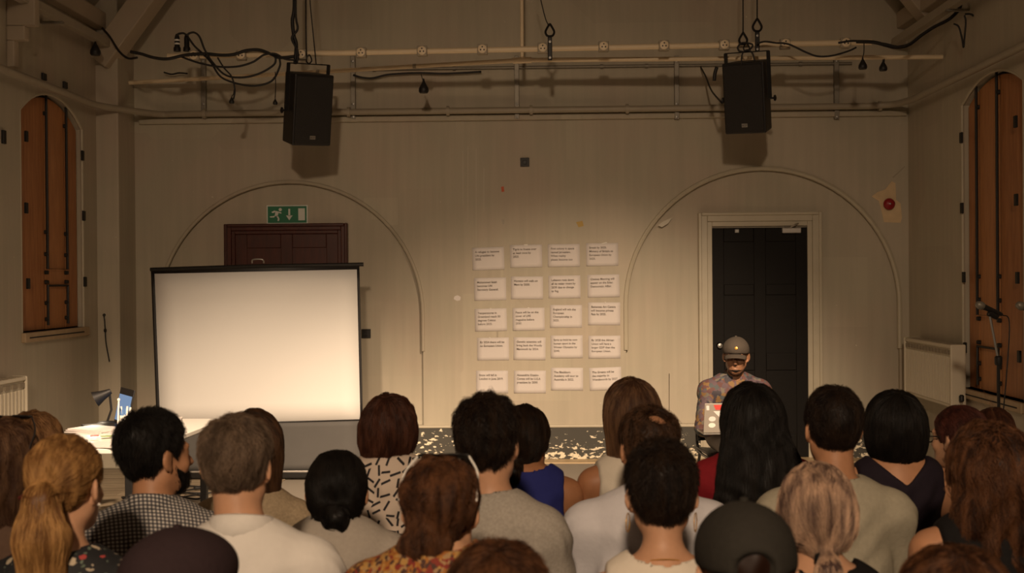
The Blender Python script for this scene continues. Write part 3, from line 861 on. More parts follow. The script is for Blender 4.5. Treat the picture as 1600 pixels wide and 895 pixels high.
# ------------------------------------------------------------------ overhead rig
YBAR = 10.1
a, b = at(262, 88, YBAR), at(1362, 66, YBAR)
root = empty('lighting_bar', a); tag(root, 'cream lighting bar with round sockets hung across the stage', 'lighting bar')
inv = Matrix.Translation(-a)
def kid(o):
    o.matrix_parent_inverse = inv; return o
kid(MB().tube([a, b], 0.024, 12).build('tube', M['rail'], root, smooth=True))
SOCK = [(305, 87.5), (378, 87), (472, 86), (565, 83), (660, 80.5), (754, 78), (848, 76), (943, 73.5), (1037, 72), (1131, 71), (1226, 69.5), (1320, 68)]
for px, py in SOCK:
    p = at(px, py, YBAR)
    o = kid(MB().box((p.x, YBAR - 0.01, p.z), (0.085, 0.06, 0.085)).build('socket_box', M['wallpipe'], root, bevel=0.008))
    f = kid(MB().lathe([(0.036, 0), (0.036, 0.012), (0.030, 0.014), (0.0, 0.014)], (p.x, YBAR - 0.04, p.z), 18, rx).build('socket_face', M['rail'], root, smooth=True))
    mb = MB()
    for ang in (90, 210, 330):
        mb.lathe([(0.006, 0), (0.006, 0.004), (0, 0.004)], (p.x + 0.016 * math.cos(R(ang)), YBAR - 0.0535, p.z + 0.016 * math.sin(R(ang))), 8, rx)
    kid(mb.build('pin_holes', M['darkline'], root))
# plugs standing on the bar
for px, lab in ((277, 'black plug with white bands standing on the lighting bar'), (292, 'plain black plug standing on the lighting bar beside the banded one')):
    p = at(px, 84, YBAR)
    r_ = empty('mains_plug', p + Vector((0, 0, 0.02))); tag(r_, lab, 'plug', 'plugs on the lighting bar')
    MB().lathe([(0.03, 0), (0.03, 0.03), (0.022, 0.04), (0.022, 0.11), (0.017, 0.13), (0.010, 0.145)], (0, 0, 0), 14).build('plug_body', M['black'], r_, smooth=True)
    if px < 285:
        for z in (0.055, 0.085):
            MB().lathe([(0.0228, z), (0.0228, z + 0.014)], (0, 0, 0), 14).build('white_band', M['white'], r_, smooth=True)
# curtain rail in two lengths with a tee and a riser
jt = at(816, 94, 10.45)
lf = at(174, 131, YW - 0.10); lf.x = max(lf.x, XL + 0.02)
rt = atx(1473, 98, XR - 0.02); rt.z = (rt.z + jt.z) / 2
root = empty('curtain_rail', jt); tag(root, 'slim cream rail spanning the hall below the lighting bar with a riser in the middle', 'rail')
inv = Matrix.Translation(-jt)
kid(MB().tube([lf, jt], 0.019, 10).build('rail_length', M['rail'], root, smooth=True))
kid(MB().tube([jt, rt], 0.019, 10).build('rail_length', M['rail'], root, smooth=True))
kid(MB().tube([jt, jt + Vector((0, 0, 3.0))], 0.016, 10).build('riser', M['rail'], root, smooth=True))
d_ = (jt - lf).normalized()
kid(MB().tube([jt - d_ * 0.08, jt + Vector((0.08, 0, 0))], 0.027, 12).build('tee_fitting', M['rail'], root, smooth=True))
for t_ in (0.52, 0.75):
    kid(MB().tube([lf.lerp(jt, t_), lf.lerp(jt, t_) + d_ * 0.03], 0.023, 10).build('coupling', M['wallpipe'], root, smooth=True))

# loudspeakers
def loudspeaker(corners, Y, label, flip, wires, knob):
    """a trapezoid 12 inch cabinet in a yoke; corners of the front face in the photograph: tl tr br bl"""
    P = [at(px, py, Y) for px, py in corners]
    c = sum(P, Vector()) / 4
    u = ((P[1] - P[0]) + (P[2] - P[3])).normalized()
    up = ((P[0] - P[3]) + (P[1] - P[2])).normalized()
    w = ((P[1] - P[0]).length + (P[2] - P[3]).length) / 2; h = ((P[0] - P[3]).length + (P[1] - P[2]).length) / 2
    yaw = R(flip); tilt = R(13)
    root = empty('loudspeaker', c); tag(root, label, 'loudspeaker', 'loudspeakers hung over the stage')
    root.rotation_euler = (tilt, R(-2.0 if flip > 0 else 1.5), yaw)
    w /= math.cos(abs(yaw) - 0.2) ; h /= math.cos(tilt)
    wb = w * 0.80; dep = 0.30
    poly = [(-w / 2, -0.0), (w / 2, -0.0), (wb / 2, dep), (-wb / 2, dep)]
    mb = MB(); mb.prism(poly, (0, 0, -h / 2), (1, 0, 0), (0, 1, 0), (0, 0, h)); mb.build('cabinet', M['black'], root, bevel=0.012)
    MB().mm((-w / 2 + 0.014, -0.012, -h / 2 + 0.016), (w / 2 - 0.014, 0.002, h / 2 - 0.016)).build('grille', M['grille'], root, bevel=0.006)
    bd = MB().mm((-0.024, -0.016, -h / 2 + 0.055), (0.024, -0.010, -h / 2 + 0.085)).build('maker_badge', M['alu'], root)
    cu = bpy.data.curves.new('badge_letters', 'FONT'); cu.body = 'RCF'; cu.size = 0.022; cu.align_x = 'CENTER'; cu.materials.append(M['black'])
    t = text_mesh('badge_letters', cu, bd); t.rotation_euler = (R(90), 0, 0); t.location = (0, -0.0175, -h / 2 + 0.062)
    yk = 0.14; ht = h / 2 + 0.075
    mb = MB()
    mb.beam((-w / 2 - 0.005, yk, -0.02), (-w / 2 - 0.005, yk, ht), 0.03, 0.008); mb.beam((w / 2 + 0.005, yk, -0.02), (w / 2 + 0.005, yk, ht), 0.03, 0.008)
    mb.box((0, yk, ht), (w + 0.02, 0.03, 0.008)); mb.build('yoke', M['iron'], root)
    for s in (-1, 1):
        MB().lathe([(0.008, 0), (0.008, 0.03), (0.024, 0.034), (0.026, 0.045), (0.010, 0.052)], (s * (w / 2 + 0.005), yk, -0.02), 10, Matrix.Rotation(R(90 * s), 3, 'Y')).build('clamp_knob', M['black'], root, smooth=True)
    hk = MB().tube(smooth_curve([(0, yk, ht), (0.025, yk, ht + 0.03), (0.0, yk, ht + 0.075), (-0.025, yk, ht + 0.03), (0, yk, ht)], 5), 0.006, 6).build('shackle', M['iron'], root, smooth=True)
    return root, c + Vector((0, 0.14, h / 2 + 0.12))
ls1, top1 = loudspeaker(((463, 117), (523, 120), (516, 228), (456, 225)), 10.0, 'black loudspeaker hung over the projection screen', 34, None, 0)
ls2, top2 = loudspeaker(((1126, 102), (1192, 98), (1197, 205), (1134, 210)), 10.0, 'black loudspeaker hung over the black door', -26, None, 0)

# wires, hooks and cables of the rig: each its own thing, hung in the plane of the bar
def cable(name, pix, Y, r, label, cat='cable', group=None, m=None, sm=True, ends=None):
    pts = []
    for q in pix:
        pts.append(at(q[0], q[1], q[2] if len(q) > 2 else Y))
    if sm: pts = smooth_curve(pts, 6)
    o = MB().tube([p - pts[0] for p in pts], r, 6).build(name, m or M['cable'], smooth='all')
    o.location = pts[0]
    tag(o, label, cat, group)
    return o
# a teardrop shackle, strap plate
def shackle(px, py, h, Y, label, strap=0.0):
    p = at(px, py, Y)
    root = empty('rigging_hook', p); tag(root, label, 'hook', 'rigging hooks over the stage')
    w = h * 0.36
    MB().tube(smooth_curve([(0, 0, 0), (w * 0.6, 0, -h * 0.35), (w, 0, -h * 0.7), (w * 0.55, 0, -h), (-w * 0.55, 0, -h), (-w, 0, -h * 0.7), (-w * 0.6, 0, -h * 0.35), (0, 0, 0)], 4), 0.010, 6).build('thimble', M['iron'], root, smooth=True)
    if strap:
        MB().mm((-0.018, -0.012, -h - strap), (0.018, 0.012, -h - 0.01)).build('strap_plate', M['iron'], root, bevel=0.006)
        for k in (0.25, 0.9):
            MB().lathe([(0.010, 0), (0.010, 0.008), (0, 0.009)], (0, -0.012, -h - strap * k), 8, rx).build('bolt', M['steel'], root)
    return root
YC = 10.02
cable('suspension_cable', [(460, -60), (460, 10), (457, 32), (459, 55), (463, 70), (461, 100)], YC, 0.016, 'thick twisted cable dropping to the loudspeaker over the screen')
cable('suspension_cable', [(463, -60), (462, 20), (465, 45), (456, 60), (465, 80), (464, 98)], YC - 0.02, 0.010, 'thinner cable twisted round the thick drop over the screen')
cable('steel_wire', [(478, -60), (478, 40), (479, 98)], 10.04, 0.006, 'straight steel wire holding the loudspeaker over the screen', 'wire', sm=False)
cable('steel_wire', [(481, -60), (485, 10), (494, 100)], 10.06, 0.005, 'slanting steel wire behind the loudspeaker over the screen', 'wire', sm=False)
cable('steel_wire', [(836, -40), (845, 0), (852, 28), (857, 40)], 10.00, 0.005, 'steel wire dropping to the lone hook at mid-stage', 'wire')
shackle(859, 37, 0.10, 10.00, 'empty rigging hook with a strap plate at mid-stage', 0.20)
cable('steel_wire', [(1161, -60), (1161, 52)], 10.00, 0.006, 'steel wire to the nearer hook over the black door', 'wire', sm=False)
cable('steel_wire', [(1183, -60), (1183, 30)], 10.02, 0.006, 'steel wire to the strap plate over the black door', 'wire', sm=False)
shackle(1161, 51, 0.09, 10.00, 'plain rigging hook above the loudspeaker over the black door')
shackle(1183, 29, 0.10, 10.02, 'rigging hook with a strap plate above the loudspeaker over the black door', 0.17)
cable('safety_loop', [(1152, 74), (1160, 67), (1176, 70), (1168, 80), (1156, 80), (1152, 74)], 9.96, 0.008, 'small black loop of safety wire under the hooks', 'wire')
cable('speaker_cable', [(1183, 68), (1195, 65), (1212, 67), (1232, 69), (1260, 82), (1278, 88), (1300, 87), (1325, 80), (1338, 74)], 9.95, 0.008, 'black cable sagging between sockets past the loudspeaker by the black door')
cable('speaker_cable', [(1095, 105, YW - 0.03), (1103, 120, YW - 0.3), (1112, 142, 10.7), (1128, 161, 10.15)], 10.6, 0.008, 'black cable curving behind the loudspeaker by the black door')
cable('speaker_cable', [(1158, 102), (1160, 84), (1168, 78), (1176, 84), (1180, 100)], 9.93, 0.007, 'short black loop over the loudspeaker by the black door')
cable('speaker_cable', [(1120, 105), (1117, 115), (1116, 126)], 9.93, 0.016, 'frayed black tail hanging beside the loudspeaker by the black door')
# the tangle at the left
cable('power_cable', [(204, 81), (220, 84), (240, 90), (262, 92), (290, 86), (320, 84), (345, 86), (365, 85), (385, 79), (405, 78), (422, 84), (437, 90), (462, 88)], YBAR - 0.06, 0.014, 'thick black cable lying along the lighting bar over the screen')
cable('power_cable', [(277, 56), (279, 53), (287, 52), (293, 57), (304, 72), (316, 83), (330, 98), (345, 120), (372, 131), (400, 134), (425, 126), (437, 104), (437, 92)], YBAR - 0.05, 0.009, 'black cable looping lowest under the lighting bar over the screen')
cable('power_cable', [(292, 56), (296, 52), (304, 51), (312, 58), (320, 78), (332, 97), (352, 117), (378, 121), (405, 115), (428, 101), (431, 88)], YBAR - 0.08, 0.009, 'black cable from the plain plug swinging under the lighting bar')
cable('power_cable', [(284, 89), (310, 98), (340, 104), (370, 104), (395, 97), (412, 86), (430, 84), (445, 92), (462, 94)], YBAR - 0.10, 0.009, 'black cable with a shallow sag nearest the lighting bar')
cable('power_cable', [(340, 90), (350, 106), (362, 120), (367, 140), (365, 155)], YBAR - 0.1, 0.007, 'thin black lead hanging straight under the lighting bar')
cable('power_cable', [(160, 44, YW - 0.55), (172, 58, YW - 0.75), (186, 80, YW - 1.0), (200, 91, 10.15), (214, 90, 10.05)], 9.80, 0.010, 'black cable drooping from the corner rafter to the bar')
cable('power_cable', [(256, 113), (268, 116), (280, 114), (293, 115)], YW - 0.10, 0.008, 'short black cable end lying in the corner behind the bar')
cable('power_cable', [(552, 117), (565, 121), (582, 122), (604, 117), (628, 115), (655, 114), (690, 115), (720, 114), (752, 112)], YW - 0.06, 0.010, 'black cable sagging along the wall conduit above the screen')
# at the right
cable('power_cable', [(1338, 65), (1365, 66), (1385, 71), (1400, 74), (1420, 70), (1440, 55), (1460, 42), (1480, 32), (1492, 22), (1500, 10), (1502, -20)], 9.85, 0.015, 'thick black cable climbing from the bar end towards the roof')
cable('power_cable', [(1310, 67), (1330, 64), (1352, 65), (1380, 68), (1405, 73), (1425, 66), (1452, 46), (1485, 30)], 9.80, 0.009, 'thinner black cable following the thick one up to the roof')
cable('power_cable', [(1490, 37), (1498, 42), (1503, 60), (1505.5, 74), (1507, 60), (1509, 35), (1507, 24)], 9.60, 0.007, 'narrow V of black cable hanging by the roof slope')
cable('power_cable', [(1508, 22), (1516, 22), (1524, 25), (1535, 18), (1545, 4), (1550, -15)], 9.60, 0.008, 'black cable arcing to the top edge beside the narrow V')
# little hanging pear fittings
def pear(px, py, s, Y, top, label, cat='pendant'):
    p = at(px, py, Y)
    root = empty('pear_fitting', p); tag(root, label, cat, 'hanging pear fittings')
    MB().lathe([(0.006 * s, 0.085 * s), (0.010 * s, 0.06 * s), (0.026 * s, 0.03 * s), (0.042 * s, 0.0), (0.044 * s, -0.025 * s), (0.036 * s, -0.04 * s), (0.0, -0.042 * s)], (0, 0, 0), 16).build('pear_body', M['black'], root, smooth=True)
    t = at(top[0], top[1], Y) - p
    MB().tube(smooth_curve([t, t * 0.5 + Vector((0.004, 0, 0.01)), Vector((0, 0, 0.08 * s))], 4), 0.004, 6).build('cord', M['cable'], root, smooth=True)
    return root
pear(149, 79, 1.05, atx(150, 50, XL + 0.14).y, (150, 46), 'black pear-shaped fitting hanging in the corner by the rafter')
pear(662, 138, 1.0, 10.50, (658, 116), 'black pear-shaped fitting hanging between the loudspeaker and the riser')
pear(362, 158, 0.5, YBAR - 0.1, (366, 140), 'small black pear fitting on the thin lead over the screen')
pear(430, 160, 0.45, YBAR - 0.1, (430, 112), 'small black pear fitting with a pale cord beside the loudspeaker over the screen')
pear(1348, 102, 0.8, 9.85, (1350, 66), 'black round fitting hanging under the bar end by the window with the microphones')
pear(1380, 105, 0.75, 9.85, (1382, 92), 'black blunt fitting hanging furthest from the bar end')
# ------------------------------------------------------------------ desk at the left
TX0, TX1, TY0, TY1, TZ = -2.99, -2.27, 6.96, 8.50, 0.72
root = empty('desk', ((TX0 + TX1) / 2, (TY0 + TY1) / 2, 0), R(-2)); tag(root, 'white-topped desk with black legs beside the projection screen', 'desk')
hx, hy = (TX1 - TX0) / 2, (TY1 - TY0) / 2
MB().mm((-hx, -hy, TZ - 0.028), (hx, hy, TZ)).build('desk_top', M['white'], root, bevel=0.004)
for sx in (-1, 1):
    for sy in (-1, 1):
        MB().mm((sx * (hx - 0.13) - 0.022, sy * (hy - 0.08) - 0.022, 0), (sx * (hx - 0.13) + 0.022, sy * (hy - 0.08) + 0.022, TZ - 0.028)).build('leg', M['black'], root, bevel=0.003)
for sx in (-1, 1):
    MB().mm((sx * (hx - 0.13) - 0.012, -hy + 0.1, TZ - 0.075), (sx * (hx - 0.13) + 0.012, hy - 0.1, TZ - 0.028)).build('apron_rail', M['black'], root)

def deskp(px, py):
    """the point of the desk top seen at px, py"""
    d = ray(px, py); t = (TZ - CAM.z) / d.z
    return CAM + d * t
# paper piles
def pile(px, py, n, w, l, rz, label, m=None, name='paper_pile'):
    p = deskp(px, py)
    root = empty(name, (p.x, p.y, TZ), R(rz)); tag(root, label, 'papers')
    for k in range(n):
        MB().box((random.uniform(-.02, .02), random.uniform(-.02, .02), 0.003 + k * 0.006), (w, l, 0.005), Matrix.Rotation(R(random.uniform(-9, 9)), 3, 'Z')).build('sheet_bundle', m or M['paper'], root)
    return root
pile(148, 674, 4, 0.21, 0.30, 62, 'uneven pile of white papers under the desk lamp')
pile(175, 697, 2, 0.21, 0.297, 80, 'white papers at the front edge of the desk')
p = deskp(168, 685)
root = empty('leaflet_spread', (p.x, p.y, TZ + 0.013), R(30)); tag(root, 'colourful leaflets scattered over the front of the desk', 'leaflets')
for k, (dx, dy, m_) in enumerate(((0, 0, M['leaflet']), (0.08, 0.03, M['blueplastic']), (-0.07, 0.04, M['stickred']), (0.03, 0.08, M['paper']), (0.10, -0.04, M['blueplastic']))):
    MB().box((dx, dy, 0.002 + 0.002 * k), (0.075, 0.05, 0.002), Matrix.Rotation(R(40 * k), 3, 'Z')).build('leaflet', m_, root)
p = deskp(276, 664)
root = empty('cardboard_box', (min(p.x, TX1 - 0.05), p.y - 0.06, TZ), R(12)); tag(root, 'small cream box at the far corner of the desk next to the screen', 'box')
MB().mm((-0.05, -0.07, 0), (0.05, 0.07, 0.05)).build('box_body', M['paper'], root, bevel=0.003)
MB().mm((-0.052, -0.072, 0.04), (0.052, 0.072, 0.055)).build('box_lid', M['paper'], root, bevel=0.003)
# laptop, screen towards the desk's user
p = deskp(180, 668)
root = empty('laptop', (p.x + 0.02, p.y + 0.05, TZ), R(-56)); tag(root, 'open laptop with a lit blue screen seen edge-on on the desk', 'laptop')
MB().mm((-0.16, -0.22, 0), (0.16, 0.0, 0.016)).build('laptop_base', M['black'], root, bevel=0.004)
MB().mm((-0.13, -0.10, 0.0155), (0.13, -0.02, 0.018)).build('keyboard', M['blacksat'], root)
rot = Matrix.Rotation(R(-12), 3, 'X')
c_ = Vector((0, 0.0, 0.016)) + rot @ Vector((0, 0, 0.12))
lid = MB().box(c_, (0.33, 0.009, 0.24), rot).build('laptop_lid', M['black'], root, bevel=0.003)
MB().box(c_ + rot @ Vector((0, -0.0055, -0.012)), (0.30, 0.002, 0.175), rot).build('display', M['lcd'], lid)
# cup with straws
p = deskp(196, 677)
root = empty('utensil_pot', (p.x, p.y, TZ)); tag(root, 'white rounded pot holding blue and white pens on the desk', 'pot')
MB().lathe([(0.028, 0), (0.036, 0.006), (0.044, 0.05), (0.045, 0.085), (0.040, 0.118), (0.036, 0.118), (0.040, 0.08), (0.0, 0.02)], (0, 0, 0), 24).build('pot_body', M['white'], root, smooth=True)
for k in range(7):
    a = k * 0.9
    b0 = Vector((0.015 * math.cos(a), 0.015 * math.sin(a), 0.03)); b1 = Vector((0.034 * math.cos(a), 0.03 * math.sin(a), 0.165 + 0.01 * math.sin(k * 2.3)))
    MB().tube([b0, b1], 0.0065, 8).build('pen', M['blueplastic'] if k % 3 else M['white'], root, smooth=True)
# white rod
p = deskp(184, 680)
root = empty('pointer_rod', (p.x, p.y, TZ)); tag(root, 'thin white upright rod with a round tip beside the laptop', 'rod')
MB().tube([(0, 0, 0.01), (0.008, 0, 0.22)], 0.0055, 8).build('rod', M['white'], root, smooth=True)
MB().lathe([(0.0, -0.010), (0.008, -0.006), (0.010, 0), (0.008, 0.006), (0, 0.010)], (0.008, 0, 0.225), 10).build('tip', M['white'], root, smooth=True)
MB().lathe([(0.03, 0), (0.03, 0.008), (0.012, 0.014)], (0, 0, 0), 16).build('foot', M['white'], root, smooth=True)
# desk lamp, lit, bowed to the left
YLA = 8.1
hd = at(157, 618, YLA); bs = deskp(166, 664); bs.y = YLA + 0.05
root = empty('desk_lamp', (bs.x, bs.y, TZ)); tag(root, 'black angled desk lamp turned towards the papers on the desk', 'lamp')
rel = lambda v: Vector(v) - Vector((bs.x, bs.y, TZ))
MB().lathe([(0.07, 0), (0.07, 0.012), (0.055, 0.022), (0.012, 0.026)], (0, 0, 0), 22).build('base', M['black'], root, smooth=True)
el = at(171, 612, YLA + 0.05)
MB().tube([(0, 0, 0.02), rel(at(174, 640, YLA + 0.05)), rel(el)], 0.008, 8).build('arm', M['blacksat'], root, smooth=True)
dirn = (Vector((-0.85, -0.28, -0.45))).normalized()
q = dirn.to_track_quat('Z', 'Y').to_matrix()
c0 = rel(el)
MB().lathe([(0.018, -0.01), (0.026, 0.02), (0.034, 0.05), (0.055, 0.105), (0.0535, 0.105), (0.032, 0.05), (0.022, 0.022), (0.0, 0.02)], c0, 20, q, cap=False).build('lamp_shade', M['cable'], root, smooth=True)
MB().lathe([(0.010, 0.025), (0.012, 0.05), (0.022, 0.07), (0.020, 0.086), (0.0, 0.094)], c0, 14, q).build('bulb', M['bulb'], root, smooth=True)
lp = Vector((bs.x, bs.y, TZ)) + c0 + dirn * 0.10
spot('desk_lamp_light', lp, lp + Vector((-0.15, -0.35, -1.0)), 9, 150, 0.6, 0.02, (1.0, 0.80, 0.56))
# cables on the floor under the desk
for k in range(4):
    pts = [(-3.05 + 0.16 * k + 0.25 * math.sin(j * 1.3 + k * 1.9), 9.2 + 0.22 * k + 0.18 * math.cos(j * 1.7 + k), 0.015 + 0.004 * k) for j in range(9)]
    o = MB().tube(smooth_curve(pts, 5), 0.007, 6).build('floor_cable', M['cable'], smooth='all')
    tag(o, ['looped black cable on the floorboards, closest to the desk', 'looped black cable on the floorboards, second from the desk', 'looped black cable on the floorboards, second from the screen', 'looped black cable on the floorboards, closest to the screen'][k], 'cable', 'cables on the floorboards')

# ------------------------------------------------------------------ microphone stands at the right
def mic_stand(base, top, boomdir, label, mlabel, seen=True):
    root = empty('microphone_stand', (base[0], base[1], 0)); tag(root, label, 'microphone stand', 'microphone stands by the window')
    zt = top
    for k in range(3):
        a = R(90 + 120 * k)
        MB().tube([(0, 0, 0.11), (0.30 * math.cos(a), 0.30 * math.sin(a), 0.012)], 0.010, 8).build('leg', M['blacksat'], root, smooth=True)
    MB().lathe([(0.022, 0.06), (0.022, 0.15), (0.014, 0.16)], (0, 0, 0), 12).build('hub', M['black'], root, smooth=True)
    MB().tube([(0, 0, 0.08), (0, 0, zt * 0.72)], 0.0145, 10).build('lower_tube', M['blacksat'], root, smooth=True)
    MB().tube([(0, 0, zt * 0.7), (0, 0, zt)], 0.010, 10).build('upper_tube', M['blacksat'], root, smooth=True)
    MB().lathe([(0.02, -0.03), (0.024, -0.02), (0.024, 0.02), (0.015, 0.03)], (0, 0, zt), 12).build('boom_clutch', M['black'], root, smooth=True)
    b0 = Vector((0.03, 0.0, zt - 0.11)) if False else Vector((0, 0, zt)) - Vector(boomdir) * 0.12
    b1 = Vector((0, 0, zt)) + Vector(boomdir)
    MB().tube([b0, b1], 0.008, 8).build('boom', M['steel'], root, smooth=True)
    MB().tube([b0, b0.lerp(b1, 0.12)], 0.014, 8).build('boom_grip', M['black'], root, smooth=True)
    md = Vector((-0.15, -0.05, 0.06)).normalized()
    MB().tube([b1 - md * 0.06, b1 + md * 0.005], 0.019, 10).build('clip', M['black'], root, smooth=True)
    q = md.to_track_quat('Z', 'Y').to_matrix()
    pos = b1 + Vector((0, 0, 0.028))
    o = empty('microphone', Vector((base[0], base[1], 0)) + pos); tag(o, mlabel, 'microphone', 'microphones on stands')
    MB().lathe([(0.010, -0.10), (0.013, -0.09), (0.018, 0.03), (0.020, 0.05)], (0, 0, 0), 14, q).build('mic_body', M['black'], o, smooth=True)
    MB().lathe([(0.020, 0.05), (0.026, 0.058), (0.027, 0.075), (0.022, 0.095), (0.010, 0.105), (0, 0.106)], (0, 0, 0), 14, q).build('mic_grille', M['galv'], o, smooth=True)
    cb = [pos - md * 0.10, pos - md * 0.16 + Vector((0, 0, -0.03)), Vector((0.05, 0, zt - 0.1)), Vector((0.03, 0.02, zt - 0.45)), Vector((0.05, 0.02, 0.3)), Vector((0.12, 0.05, 0.015))]
    MB().tube([c - pos for c in smooth_curve(cb, 6)], 0.004, 6).build('mic_lead', M['cable'], o, smooth='all')
YM = 7.75
pb = at(1557, 640, YM); pc = at(1560, 563, YM); pm_ = at(1546, 490, YM)
mic_stand((pc.x, YM), pc.z, pm_ - Vector((pc.x, YM, pc.z)), 'black boom microphone stand in full view before the shuttered window', 'black microphone on the boom stand in full view')
p2 = at(1609, 491, YM - 0.1); c2 = at(1626, 570, YM - 0.1)
mic_stand((c2.x, YM - 0.1), c2.z, p2 - Vector((c2.x, YM - 0.1, c2.z)), 'microphone stand cut off by the picture edge before the shuttered window', 'microphone whose head just shows at the picture edge')

# ------------------------------------------------------------------ chairs
def make_chair():
    root = empty('stacking_chair')
    # seat: a dished shell
    def shell(name, f, nu, nv, th):
        vv = []; ff = []
        for i in range(nu + 1):
            for k in range(nv + 1):
                vv.append(f(i / nu * 2 - 1, k / nv))
        for i in range(nu):
            for k in range(nv):
                q = i * (nv + 1) + k; ff.append((q, q + nv + 1, q + nv + 2, q + 1))
        o = MB().add(vv, ff).build(name, M['chairshell'], root, smooth='all')
        m = o.modifiers.new('thick', 'SOLIDIFY'); m.thickness = th; m.offset = 0
        return o
    shell('seat', lambda u, v: (u * 0.22 * (1 - 0.06 * v), -0.20 + 0.42 * v, 0.435 + 0.012 * u * u - 0.03 * max(0, v - 0.8) * 5 * (v - 0.8) * 5), 10, 10, 0.012)
    def backf(u, v):
        w = 0.215 * (1 - 0.10 * v)
        z = 0.50 + 0.29 * v + 0.02 * (1 - u * u) * v
        return (u * w, -0.205 - 0.075 * v + 0.05 * u * u, z)
    shell('backrest', backf, 12, 8, 0.012)
    for s in (-1, 1):
        MB().tube(smooth_curve([(s * 0.20, 0.16, 0.42), (s * 0.215, 0.19, 0.2), (s * 0.225, 0.21, 0.0)], 3), 0.011, 8).build('leg', M['chairleg'], root, smooth=True)
        MB().tube(smooth_curve([(s * 0.20, -0.14, 0.42), (s * 0.215, -0.20, 0.2), (s * 0.225, -0.24, 0.0)], 3), 0.011, 8).build('leg', M['chairleg'], root, smooth=True)
        MB().tube(smooth_curve([(s * 0.20, 0.16, 0.42), (s * 0.20, -0.14, 0.42), (s * 0.21, -0.20, 0.50), (s * 0.20, -0.235, 0.66)], 4), 0.010, 8).build('frame_rail', M['chairleg'], root, smooth=True)
    return root
chair0 = make_chair()
chair_used = [False]
def place_chair(x, y, rz, label):
    c = chair0 if not chair_used[0] else copy_tree(chair0)
    chair_used[0] = True
    c.location = (x, y, 0); c.rotation_euler = (0, 0, rz)
    tag(c, label, 'chair', 'black chairs of the audience')
    return c
